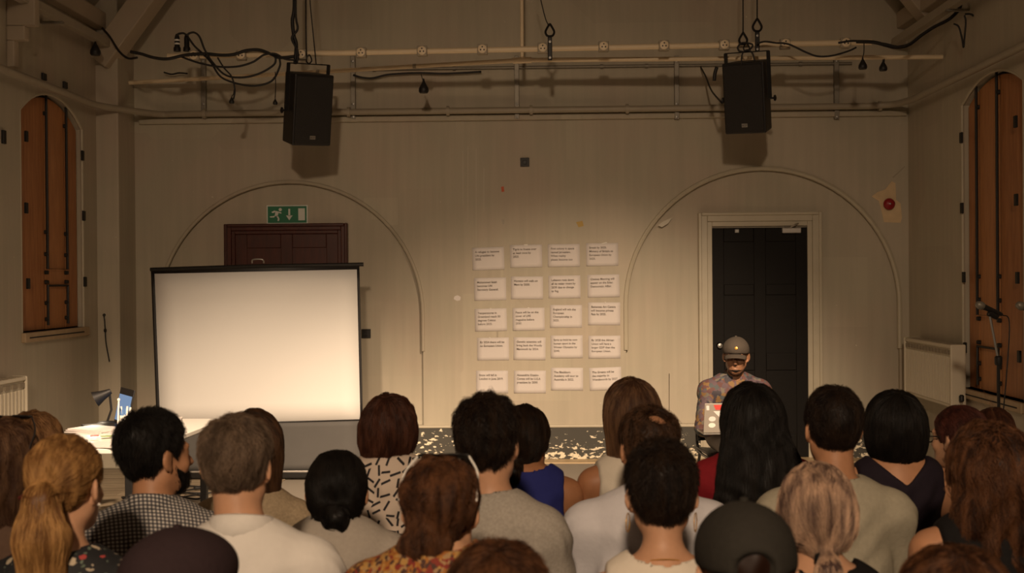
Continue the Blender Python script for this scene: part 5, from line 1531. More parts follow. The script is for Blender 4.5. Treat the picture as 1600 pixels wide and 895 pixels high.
def strands(f, V, F, p, st, n, L, m, parent, seed=0):
    rng = np.random.RandomState(seed)
    tri = F[rng.randint(0, len(F), n)]
    w = rng.dirichlet((1, 1, 1, 1), n)
    P = (V[tri] * w[:, :, None]).sum(1)
    steps = st.get('steps', 9)
    crown = hp(p, st.get('crown', (0.0, -0.055, 0.115)))
    tie = st.get('tie'); tail = st.get('tail', (0, -0.02, -1))
    lift = st.get('lift', 0.002); curl = st.get('curl', 0.0); messy = st.get('messy', 0.15)
    Ls = L * rng.uniform(0.6, 1.15, n)
    off = rng.uniform(-0.001, 0.003, n); lf = lift * rng.uniform(0.2, 1.6, n)
    jit = rng.normal(0, messy, (n, 3)); ph = rng.uniform(0, 6.28, n)
    out = np.zeros((n, steps, 3), np.float32)
    down = np.array((0, 0, -1.0))
    part = st.get('part')
    for i in range(steps):
        tt = i / (steps - 1)
        g = f.grad(P)
        d = f.sample(P)
        P = P - g * (d - (off + lf * tt))[:, None] * (1.0 if i == 0 else 0.7)
        out[:, i] = P
        if tie is not None:
            T = hp(p, tie); v = T - P; r = np.linalg.norm(v, axis=1, keepdims=True)
            below = ((P[:, 2:3] < T[2] - 0.005) & (P[:, 1:2] < T[1] + 0.035)) | (r < 0.022)
            dirv = np.where(below, np.array(tail), v / (r + 1e-6))
        else:
            v = P - crown; r = np.linalg.norm(v, axis=1, keepdims=True)
            if part is not None:
                v = np.stack([np.sign(P[:, 0] - hp(p, (part, 0, 0))[0]) * 0.06 + (P[:, 0] - crown[0]), P[:, 1] * 0 - 0.02, P[:, 2] * 0 - 0.02], 1)
            wdn = np.clip((r - 0.05) / 0.10, 0, 1) * st.get('grav', 0.6)
            dirv = v / (r + 1e-6) * (1 - wdn) + down * wdn
        dirv = dirv + jit
        if curl:
            a = ph + tt * st.get('turns', 9.0)
            dirv = dirv + curl * np.stack([np.cos(a), np.sin(a), 0 * a], 1)
        dirv = dirv - g * (dirv * g).sum(1, keepdims=True) * (0.9 - 0.5 * tt * (lift > 0.006))
        dirv /= np.linalg.norm(dirv, axis=1, keepdims=True) + 1e-6
        P = P + dirv * (Ls / (steps - 1))[:, None]
    hc = bpy.data.hair_curves.new('hair_strands')
    hc.add_curves([steps] * n)
    hc.attributes['position'].data.foreach_set('vector', out.ravel())
    r0 = st.get('rad', 0.0008) * 0.68
    rad = np.tile(np.linspace(r0, r0 * 0.35, steps).astype(np.float32), n)
    at_ = hc.attributes.get('radius') or hc.attributes.new('radius', 'FLOAT', 'POINT')
    at_.data.foreach_set('value', rad)
    hc.materials.append(m)
    o = bpy.data.objects.new('hair_strands', hc); COL.objects.link(o); o.parent = parent
    o['kind'] = 'stuff'
    return o

STY = {
 'short': dict(t=0.014, nape=-0.098, ear=0.016, L=0.035, n=5200, lift=0.006, messy=0.30, rad=0.0007, amp=0.002),
 'crop': dict(t=0.010, nape=-0.088, ear=0.014, top=0.010, L=0.028, n=5200, lift=0.005, messy=0.35, rad=0.0007, amp=0.002),
 'bushy': dict(t=0.013, nape=-0.108, ear=0.004, top=0.006, L=0.045, n=5600, lift=0.010, messy=0.45, rad=0.0008, amp=0.0035),
 'balding': dict(t=0.012, nape=-0.100, ear=0.006, L=0.04, n=3600, lift=0.006, messy=0.35, rad=0.0008, bald=True, amp=0.003),
 'bob': dict(t=0.022, nape=-0.128, ear=-0.11, fore=0.03, L=0.11, n=4200, lift=0.002, messy=0.05, long=1, earcut=False, faceopen=True, burn=False, amp=0.0012,
             ell=[((0, -0.030, -0.040), (0.098, 0.098, 0.105))], k=0.05),
 'longstraight': dict(t=0.020, nape=-0.20, ear=-0.18, fore=0.05, L=0.16, n=5200, lift=0.002, messy=0.06, long=1, earcut=False, faceopen=True, burn=False, amp=0.0015,
             mass=[((0, -0.055, -0.13), (0.098, 0.062, 0.20)), ((0, -0.045, -0.02), (0.096, 0.092, 0.11))]),
 'longbig': dict(t=0.026, nape=-0.5, ear=-0.5, fore=0.05, L=0.18, n=5600, lift=0.003, messy=0.07, long=1, earcut=False, faceopen=True, burn=False, amp=0.002,
             mass=[((0, -0.060, -0.05), (0.110, 0.085, 0.14)), ((0.01, -0.105, -0.18), (0.150, 0.065, 0.17)), ((0.02, -0.125, -0.30), (0.165, 0.06, 0.17))]),
 'longcurly': dict(t=0.024, nape=-0.5, ear=-0.5, fore=0.05, L=0.17, n=6500, lift=0.006, messy=0.20, curl=0.55, turns=8, long=1, earcut=False, faceopen=True, burn=False, amp=0.006, rad=0.0011,
             mass=[((0.01, -0.060, -0.06), (0.105, 0.085, 0.13)), ((0.015, -0.085, -0.20), (0.125, 0.060, 0.20)), ((0.02, -0.10, -0.34), (0.13, 0.05, 0.15))]),
 'longloose': dict(t=0.020, nape=-0.5, ear=-0.4, fore=0.05, L=0.15, n=5000, lift=0.004, messy=0.12, curl=0.2, turns=5, long=1, earcut=False, faceopen=True, burn=False, amp=0.003,
             mass=[((0, -0.060, -0.05), (0.098, 0.075, 0.13)), ((0, -0.075, -0.19), (0.10, 0.05, 0.17))]),
 'ponytail': dict(t=0.012, nape=-0.085, ear=0.006, L=0.13, n=5600, lift=0.002, messy=0.06, amp=0.0022, rad=0.0009, tie=(0.012, -0.120, 0.012),
             locks=[((0.012, -0.105, 0.012), (0.016, -0.148, -0.010), 0.024, 0.034), ((0.016, -0.148, -0.010), (0.02, -0.152, -0.10), 0.038, 0.062), ((0.02, -0.152, -0.10), (0.018, -0.150, -0.24), 0.062, 0.052), ((0.018, -0.150, -0.24), (0.01, -0.145, -0.36), 0.050, 0.024)]),
 'lowpony': dict(t=0.010, nape=-0.080, ear=-0.01, L=0.10, n=5200, lift=0.003, messy=0.12, amp=0.003, tie=(0, -0.112, -0.085), earcut=False, lk=0.02,
             ell=[((0, -0.03, -0.02), (0.083, 0.080, 0.080))], locks=[((0, -0.10, -0.080), (0, -0.13, -0.11), 0.020, 0.026), ((0, -0.13, -0.11), (0.006, -0.125, -0.19), 0.028, 0.018)]),
 'lowbun': dict(t=0.013, nape=-0.085, ear=0.0, L=0.09, n=4600, lift=0.002, messy=0.10, amp=0.002, tie=(0.01, -0.110, -0.055), earcut=False,
             ell=[((0.012, -0.112, -0.062), (0.042, 0.034, 0.040)), ((0, -0.03, -0.02), (0.086, 0.085, 0.075))], k=0.015, locks=[((0.03, -0.11, -0.085), (0.05, -0.105, -0.14), 0.012, 0.006)]),
 'messyup': dict(t=0.008, nape=-0.100, ear=0.014, L=0.08, n=6000, lift=0.005, messy=0.35, curl=0.6, turns=7, amp=0.005, rad=0.0010, crown=(0, -0.02, 0.12), k=0.03,
             ell=[((-0.02, -0.090, -0.060), (0.052, 0.042, 0.055)), ((0, -0.03, 0.045), (0.080, 0.096, 0.072))], locks=[((-0.015, -0.095, -0.07), (-0.02, -0.10, -0.12), 0.030, 0.016), ((-0.05, -0.09, -0.05), (-0.078, -0.08, -0.09), 0.020, 0.010)]),
 'undercap': dict(t=0.0, flat=1, nape=-0.090, ear=0.004, L=0.03, n=2600, lift=0.004, messy=0.3),
}

def cap_field(p, opening=True):
    lo = p.H - 0.17; hi = p.H + 0.19
    f = Field(*[np.arange(a, b, 0.0065) for a, b in zip(lo, hi)])
    s_ = p.hr
    E = lambda c, r, k=0.01, sub=False: f.ell(hp(p, c), [q * s_ for q in r], p.Rh, k=k, sub=sub)
    E((0, -0.017, 0.034), (0.092, 0.112, 0.104), 0)
    E((0, 0.02, 0.060), (0.084, 0.090, 0.066), 0.03)
    H = p.H; Rm = p.Rh
    def base(x, y, z):
        x = x - H[0]; y = y - H[1]; z = z - H[2]
        b = (Rm[0, 1] * x + Rm[1, 1] * y + Rm[2, 1] * z) / s_; c = (Rm[0, 2] * x + Rm[1, 2] * y + Rm[2, 2] * z) / s_
        return (0.022 + 0.10 * b - c) * 0.95
    f.clip(base, 0.004)
    if opening: E((0, -0.128, 0.024), (0.040, 0.035, 0.030), 0.004, True)
    f.wobble(lambda x, y, z: 0.0012 * np.sin(40 * x) * np.sin(50 * y + 30 * z))
    return f

def add_cap(root, p, m, parent_label, logo=False, opening=True):
    f = cap_field(p, opening); V, F = f.mesh(); V = relax(V, F, 1, 0.4)
    c = bpy.data.objects.new('cap', mesh_data('cap', V, F, m)); COL.objects.link(c); c.parent = root
    c['label'] = parent_label
    # brim: a curved tongue at the front, with thickness
    vv = []; ff = []; nu, nv = 12, 6
    for i in range(nu + 1):
        u = i / nu * 2 - 1
        for k in range(nv + 1):
            v = k / nv
            ang = u * 0.95
            x = 0.094 * math.sin(ang) * (1 - 0.05 * v); y = 0.085 * math.cos(ang) + v * 0.075 * (1 - 0.35 * u * u) + 0.006
            z = 0.030 - 0.022 * u * u - v * 0.018
            vv.append(tuple(float(q) for q in hp(p, (x, y, z))))
    for i in range(nu):
        for k in range(nv):
            q = i * (nv + 1) + k; ff.append((q, q + nv + 1, q + nv + 2, q + 1))
    o = MB().add(vv, ff).build('brim', m, c, smooth='all')
    so = o.modifiers.new('thick', 'SOLIDIFY'); so.thickness = 0.005; so.offset = 0
    b = hp(p, (0, -0.008, 0.141)); MB().lathe([(0.009, -0.004), (0.008, 0.004), (0.0, 0.006)], [float(q) for q in b], 12).build('button', m, c, smooth=True)
    if opening:
        pts = [hp(p, (0.052 * s, -0.122 + 0.02 * abs(s), 0.006)) for s in (-1, -0.5, 0, 0.5, 1)]
        MB().tube([Vector([float(q) for q in v]) for v in pts], 0.006, 6).build('strap', m, c, smooth=True)
    if logo:
        g = hp(p, (-0.008, 0.1065, 0.072)); g = [float(q) for q in g]
        MB().lathe([(0.010, -0.004), (0.010, 0.006), (0.0, 0.009)], g, 10, Matrix(p.Rh.tolist()) @ Matrix.Rotation(R(-75), 3, 'X')).build('cap_badge', M['gold'], c, smooth=True)
    return c

def top_field(p, kind, g):
    lo = np.array((-p.sw - 0.16, -0.20 + min(0, p.ly), 0.50)); hi = np.array((p.sw + 0.16, 0.44 if kind in ('long', 'shirt') else 0.30, p.zsh + 0.16))
    f = Field(axis(lo[0], hi[0], [(-0.11, 0.11)], 0.0075, 0.011), axis(lo[1], hi[1], [(p.ly - 0.13, p.ly + 0.05)], 0.0075, 0.012), axis(lo[2], hi[2], [(p.zsh - 0.06, p.zsh + 0.16)], 0.0075, 0.012))
    torso_prims(f, p, g, k=0.06, arms={'tee': 1, 'shirt': 2, 'long': 2, 'tank': 0, 'vback': 0, 'strap': 0}[kind])
    ly = p.ly; zsh = p.zsh
    # neckline
    nr = {'shirt': 0.050, 'long': 0.068, 'tee': 0.070, 'tank': 0.082, 'vback': 0.085, 'strap': 0.12}[kind]
    f.cone(p.NB + np.array((0, 0.006, 0.0)), p.NB + np.array((0, 0.03, 0.14)), nr, nr * 1.15, k=0.004, sub=True)
    f.ell(p.NB + np.array((0, 0.05, 0.0)), (nr * 1.02, nr * 1.1, nr * 0.9), k=0.01, sub=True)
    if kind == 'tee':
        for i, s in enumerate((-1, 1)):
            a = np.array((s * p.sw, p.ly, p.zsh - 0.028)); e = p.el[i]; cut = a + (e - a) * 0.62; nn = (e - a) / np.linalg.norm(e - a)
            f.clip(lambda x, y, z: np.where(s * x > p.sw - 0.015, (x - cut[0]) * nn[0] + (y - cut[1]) * nn[1] + (z - cut[2]) * nn[2], -1.0))
    if kind in ('tank', 'vback', 'strap'):
        wx = {'tank': p.sw - 0.012, 'vback': p.sw - 0.02, 'strap': p.sw - 0.05}[kind]
        f.clip(lambda x, y, z: np.abs(x) - (wx + 0.35 * np.maximum(0, (zsh - 0.14) - z)), 0.006)
        if kind == 'vback':
            zv = zsh - 0.015
            f.clip(lambda x, y, z: np.where(y < ly + 0.02, ((z - zv) * 1.1 - np.abs(x)) * 0.65, -1.0), 0.004)
        if kind == 'strap':
            f.clip(lambda x, y, z: z - (zsh - 0.065) + 0.4 * np.abs(x), 0.006)
    f.clip(lambda x, y, z: 0.515 - z)
    f.wobble(lambda x, y, z: np.clip((zsh + 0.04 - z) / 0.08, 0.1, 1) * (0.0045 * np.sin(22 * z + 14 * x + 5 * np.sin(11 * x)) * np.sin(17 * x + 9 * y) + 0.0032 * np.sin(60 * z - 40 * np.abs(x) + 8 * np.sin(20 * y))))
    return f

def lower_shared():
    f = Field(np.arange(-0.30, 0.30, 0.014), np.arange(-0.22, 0.60, 0.014), np.arange(0.03, 0.72, 0.014))
    f.ell((0, 0, 0.565), (0.180, 0.142, 0.112), k=0.04); leg_prims(f, 0.010, 0.05)
    f.clip(lambda x, y, z: np.maximum(z - 0.64, 0.075 - z))
    V, F = f.mesh(); tr = mesh_data('trousers', relax(V, F, 1), F, CL['jeans'])
    f = Field(np.arange(-0.20, 0.20, 0.012), np.arange(0.30, 0.72, 0.012), np.arange(-0.02, 0.16, 0.010))
    for s in (-1, 1):
        f.cone((s * 0.105, 0.41, 0.045), (s * 0.115, 0.60, 0.032), 0.046, 0.036, k=0.02); f.cone((s * 0.105, 0.42, 0.05), (s * 0.105, 0.42, 0.11), 0.046, 0.044, k=0.02)
    f.clip(lambda x, y, z: np.maximum(0.002 - z, z - 0.115))
    V, F = f.mesh(); sh = mesh_data('shoes', relax(V, F, 1), F, CL['shoe'])
    return tr, sh
TROUSERS, SHOES = lower_shared()

def link_child(name, me, root, m=None):
    o = bpy.data.objects.new(name, me); COL.objects.link(o); o.parent = root
    if m is not None:
        o.material_slots[0].link = 'OBJECT'; o.material_slots[0].material = m
    return o

def person(sp):
    """one seated figure. sp: px, py, s = head centre in the photograph and its scale there"""
    Y = FPX / sp['s']
    hc_ = at(sp['px'], sp['py'], Y)
    sp['Z'] = hc_.z
    p = make_pose(sp)
    yaw = R(sp.get('yaw', 0))
    off = Matrix.Rotation(yaw, 3, 'Z') @ Vector((float(p.H[0]), float(p.H[1]), 0))
    root = empty('person', (hc_.x - off.x, hc_.y - off.y, 0), yaw)
    tag(root, sp['label'], 'person', sp.get('group', 'seated audience'))
    sk = SK[sp.get('skin', 'light')]
    # body
    hxs = (float(p.H[0]) - 0.105, float(p.H[0]) + 0.105)
    fs = sp.get('res', 0.0075)
    hy_ = [(float(w[1]) - 0.02, float(w[1]) + 0.20) for w in p.wr[:1]]
    xs = axis(-p.sw - 0.15, p.sw + 0.15, [hxs, (-0.14, 0.14)], fs, 0.016)
    ys = axis(-0.20 + min(0, p.ly), 0.68, [(float(p.H[1]) - 0.13, float(p.H[1]) + 0.14)] + hy_, fs, 0.017)
    zs = axis(-0.03, float(p.H[2]) + 0.16, [(float(p.H[2]) - 0.13, float(p.H[2]) + 0.15), (float(p.wr[0][2]) - 0.05, float(p.wr[0][2]) + 0.04)], fs, 0.018)
    f = Field(xs, ys, zs)
    torso_prims(f, p, 0.0)
    leg_prims(f)
    for s in (-1, 1):
        f.cone((s * 0.105, 0.41, 0.045), (s * 0.113, 0.58, 0.03), 0.035, 0.025, k=0.02)
    head_prims(f, p)
    for i, s in enumerate((-1, 1)): hand(f, p.wr[i], s, 0)
    V, F = f.mesh()
    body = bpy.data.objects.new('body', mesh_data('body', relax(V, F, 1, 0.35), F, sk)); COL.objects.link(body); body.parent = root
    # clothing
    g = sp.get('loose', 0.012)
    tf = top_field(p, sp['top'], g); V, F = tf.mesh()
    nm = {'tee': 't_shirt', 'shirt': 'shirt', 'long': 'sweater', 'tank': 'sleeveless_top', 'vback': 'dress_top', 'strap': 'vest_top'}[sp['top']]
    top = bpy.data.objects.new(nm, mesh_data(nm, relax(V, F, 2, 0.5), F, CL[sp['cloth']])); COL.objects.link(top); top.parent = root
    if sp.get('layer'):
        lf_ = top_field(p, 'tank', g + 0.008); x0 = sp['layerx']
        lf_.clip(lambda x, y, z: (x0 - x) + 0.35 * (z - p.zsh))
        V, F = lf_.mesh()
        cg = bpy.data.objects.new('cardigan', mesh_data('cardigan', relax(V, F, 1, 0.4), F, CL[sp['layer']])); COL.objects.link(cg); cg.parent = root
    if sp.get('collar'):
        mb = MB()
        nb = p.NB + np.array((0, 0.012, 0.0)); n = 20; prof = ((0.070, -0.015), (0.067, 0.046), (0.070, 0.053), (0.076, 0.049), (0.090, -0.004))
        vv = []; ff = []
        op = 0.35
        for k in range(n + 1):
            a = -math.pi / 2 + op - math.pi + (2 * math.pi - 2 * op) * k / n + 0.0
            a = math.pi / 2 + op + (2 * math.pi - 2 * op) * k / n
            fr = (1 + math.sin(a)) / 2
            for r_, z_ in prof:
                vv.append((nb[0] + r_ * math.cos(a) * 1.02, nb[1] + r_ * math.sin(a) * 1.05, nb[2] + z_ - 0.045 * fr))
        q = len(prof)
        for k in range(n):
            for j in range(q - 1):
                ff.append((k * q + j, k * q + j + 1, (k + 1) * q + j + 1, (k + 1) * q + j))
        o = mb.add(vv, ff).build('collar', CL[sp['cloth']], top, smooth='all')
        so = o.modifiers.new('thick', 'SOLIDIFY'); so.thickness = 0.003
    link_child('trousers', TROUSERS, root, CL[sp.get('legs', 'jeans')])
    link_child('shoes', SHOES, root)
    # hair
    hair = None
    if sp.get('style'):
        st = dict(STY[sp['style']]); st.update(sp.get('hair', {}))
        st['seed'] = sp.get('seed', len(bpy.data.objects) % 17)
        lo = p.H - np.array((0.19, 0.22, 0.20 if 'long' not in st else 0.52)); hi = p.H + np.array((0.19, 0.17, 0.17))
        if 'locks' in st: lo[2] = p.H[2] - 0.46; lo[1] -= 0.05
        f = hair_field(p, st, lo, hi)
        if st.get('bald'):
            f.ell(hp(p, (0.012, -0.082, 0.100)), (0.040, 0.034, 0.034), p.Rh, k=0.012, sub=True)
        V, F = f.mesh(); V = relax(V, F, 1, 0.3)
        capm, stm = HC[sp['hc']]
        hair = bpy.data.objects.new('hair', mesh_data('hair', V, F, capm)); COL.objects.link(hair); hair.parent = root
        n_ = int(st['n'] * 1.7 * sp.get('dens', 1.0))
        if not sp.get('cap'): strands(f, V, F, p, st, n_, st['L'], stm, hair, st['seed'])
    if sp.get('beard'):
        f = Field(*[np.arange(a, b, 0.006) for a, b in zip(p.H - 0.16, p.H + 0.16)])
        E = lambda c, r, k=0.02, sub=False: f.ell(hp(p, c), r, p.Rh, k=k, sub=sub)
        gt = sp['beard'] == 'goatee'; q_ = 0.002 if gt else 0.0
        E((0, 0.030, -0.040), (0.064 - q_, 0.068 - q_, 0.084 - q_), 0); E((0, 0.052, -0.082), (0.042 - q_, 0.044 - q_, 0.040 - q_), 0.02)
        H = p.H; Rm = p.Rh
        def bl(x, y, z):
            x = x - H[0]; y = y - H[1]; z = z - H[2]
            b = Rm[0, 1] * x + Rm[1, 1] * y + Rm[2, 1] * z; c = Rm[0, 2] * x + Rm[1, 2] * y + Rm[2, 2] * z
            if gt: return np.maximum(c + 0.080, 0.030 - b)
            return np.maximum(c - np.interp(b, [-0.02, 0.02, 0.06, 0.1], [0.01, -0.02, -0.051, -0.054]), 0.006 - b)
        f.clip(bl, 0.006)
        if gt:
            for s_ in (-1, 1): f.cone(hp(p, (0, 0.0905, -0.051)), hp(p, (s_ * 0.026, 0.078, -0.060)), 0.0055, 0.004, k=0.002)
        else: E((0, 0.095, -0.067), (0.023, 0.03, 0.012), 0.006, True)
        V, F = f.mesh()
        if len(V):
            b = bpy.data.objects.new('beard', mesh_data('beard', relax(V, F, 1, 0.4), F, HC['darkbrown' if gt else 'black'][0])); COL.objects.link(b); b.parent = root
            strands(f, V, F, p, dict(crown=(0, 0, 0.2), lift=0.004, messy=0.3, rad=0.0006, steps=4), 600 if gt else 1800, 0.007 if gt else 0.012, HC['black'][1], b, 3)
    if sp.get('cap'):
        add_cap(root, p, CL[sp['cap']], sp['caplabel'], sp.get('logo', False), sp.get('opening', True))
    if sp.get('shades'):
        sg = MB()
        c0 = [hp(p, (s * 0.034, 0.030, 0.134)) for s in (-1, 1)]
        rt = Matrix(p.Rh.tolist())
        for c in c0:
            sg.lathe([(0.026, -0.002), (0.028, 0.0), (0.026, 0.003), (0.0, 0.004)], [float(q) for q in c], 14, rt @ Matrix.Rotation(R(-16), 3, 'X'))
        sg.tube([Vector([float(q) for q in hp(p, (x_, 0.044, 0.134))]) for x_ in (-0.062, -0.03, 0.0, 0.03, 0.062)], 0.004, 6)
        fr = sg.build('sunglasses', M['black'], hair or root, smooth=True); fr['label'] = 'dark sunglasses pushed up on the hair'
        for s in (-1, 1):
            pts = [hp(p, (s * 0.064, 0.040, 0.132)), hp(p, (s * 0.090, 0.0, 0.098)), hp(p, (s * 0.094, -0.045, 0.060)), hp(p, (s * 0.094, -0.060, 0.038))]
            MB().tube(smooth_curve([Vector([float(q) for q in v]) for v in pts], 4), 0.0026, 6).build('sunglasses_arm', M[sp['shades']], hair or root, smooth=True)
    if sp.get('glasses'):
        g_ = MB()
        for s in (-1, 1):
            c = hp(p, (s * 0.034, 0.098, 0.0))
            ring = [Vector([float(q) for q in hp(p, (s * 0.034 + 0.026 * math.cos(t * 0.524), 0.098, 0.021 * math.sin(t * 0.524)))]) for t in range(13)]
            g_.tube(ring, 0.0028, 6)
            g_.tube([Vector([float(q) for q in hp(p, v)]) for v in ((s * 0.06, 0.096, 0.006), (s * 0.080, 0.05, 0.010), (s * 0.082, -0.01, 0.008))], 0.0028, 6)
        g_.build('spectacles', M['black'], root, smooth='all')
    if sp.get('clip'):
        for k, (a, b) in enumerate(sp['clip']):
            a = hp(p, a); b = hp(p, b)
            pts = [Vector([float(q) for q in a + (b - a) * t]) for t in (0, 0.5, 1)]
            c = MB().tube(pts, 0.006, 8).build('hair_clip', M['black'] if sp.get('clipm') is None else M[sp['clipm']], hair, smooth=True)
            if sp.get('pearls'):
                for t in np.linspace(0.05, 0.95, 5):
                    q = [float(v) for v in a + (b - a) * t + p.Rh @ np.array((0, -0.007, 0.003))]
                    MB().lathe([(0, -0.0045), (0.0045, 0), (0, 0.0045)], q, 8).build('pearl', M['pearl'], hair, smooth=True)
    if sp.get('band'):
        T = hp(p, STY[sp['style']]['tie']); q = [float(v) for v in T]
        MB().lathe([(0.024, -0.008), (0.029, 0.0), (0.024, 0.008)], q, 16, Matrix.Rotation(R(60), 3, 'X')).build('hair_tie', CL[sp['band']], hair, smooth=True)
    if sp.get('hoops'):
        for s in (-1, 1):
            q = hp(p, (s * 0.088, 0.0, -0.066))
            ring = [Vector((float(q[0] + 0.006 * math.cos(t * 0.5236)), float(q[1] + 0.022 * math.cos(t * 0.5236)), float(q[2] + 0.024 * math.sin(t * 0.5236)))) for t in range(13)]
            MB().tube(ring, 0.0014, 5).build('hoop_earring', M['gold'], root, smooth='all')
    if sp.get('earring'):
        for s in (-1, 1):
            q = [float(v) for v in hp(p, (s * 0.086, 0.004, -0.042))]
            MB().lathe([(0, -0.005), (0.005, 0), (0, 0.005)], q, 8).build('earring', M['pearl'], root, smooth=True)
    if sp.get('necklace'):
        nb = p.NB + np.array((0, 0.01, 0.012)); ring = []
        for k in range(25):
            a = 2 * math.pi * k / 24
            ring.append(Vector((float(nb[0] + 0.062 * math.cos(a)), float(nb[1] + 0.066 * math.sin(a)), float(nb[2] - 0.03 * (1 + math.sin(a))))))
        MB().tube(ring, 0.0013, 5).build('necklace', M['gold'], root)
    if sp.get('chair', True):
        place_chair(root.location.x, root.location.y, yaw, sp['chairlabel'])
    return root, p
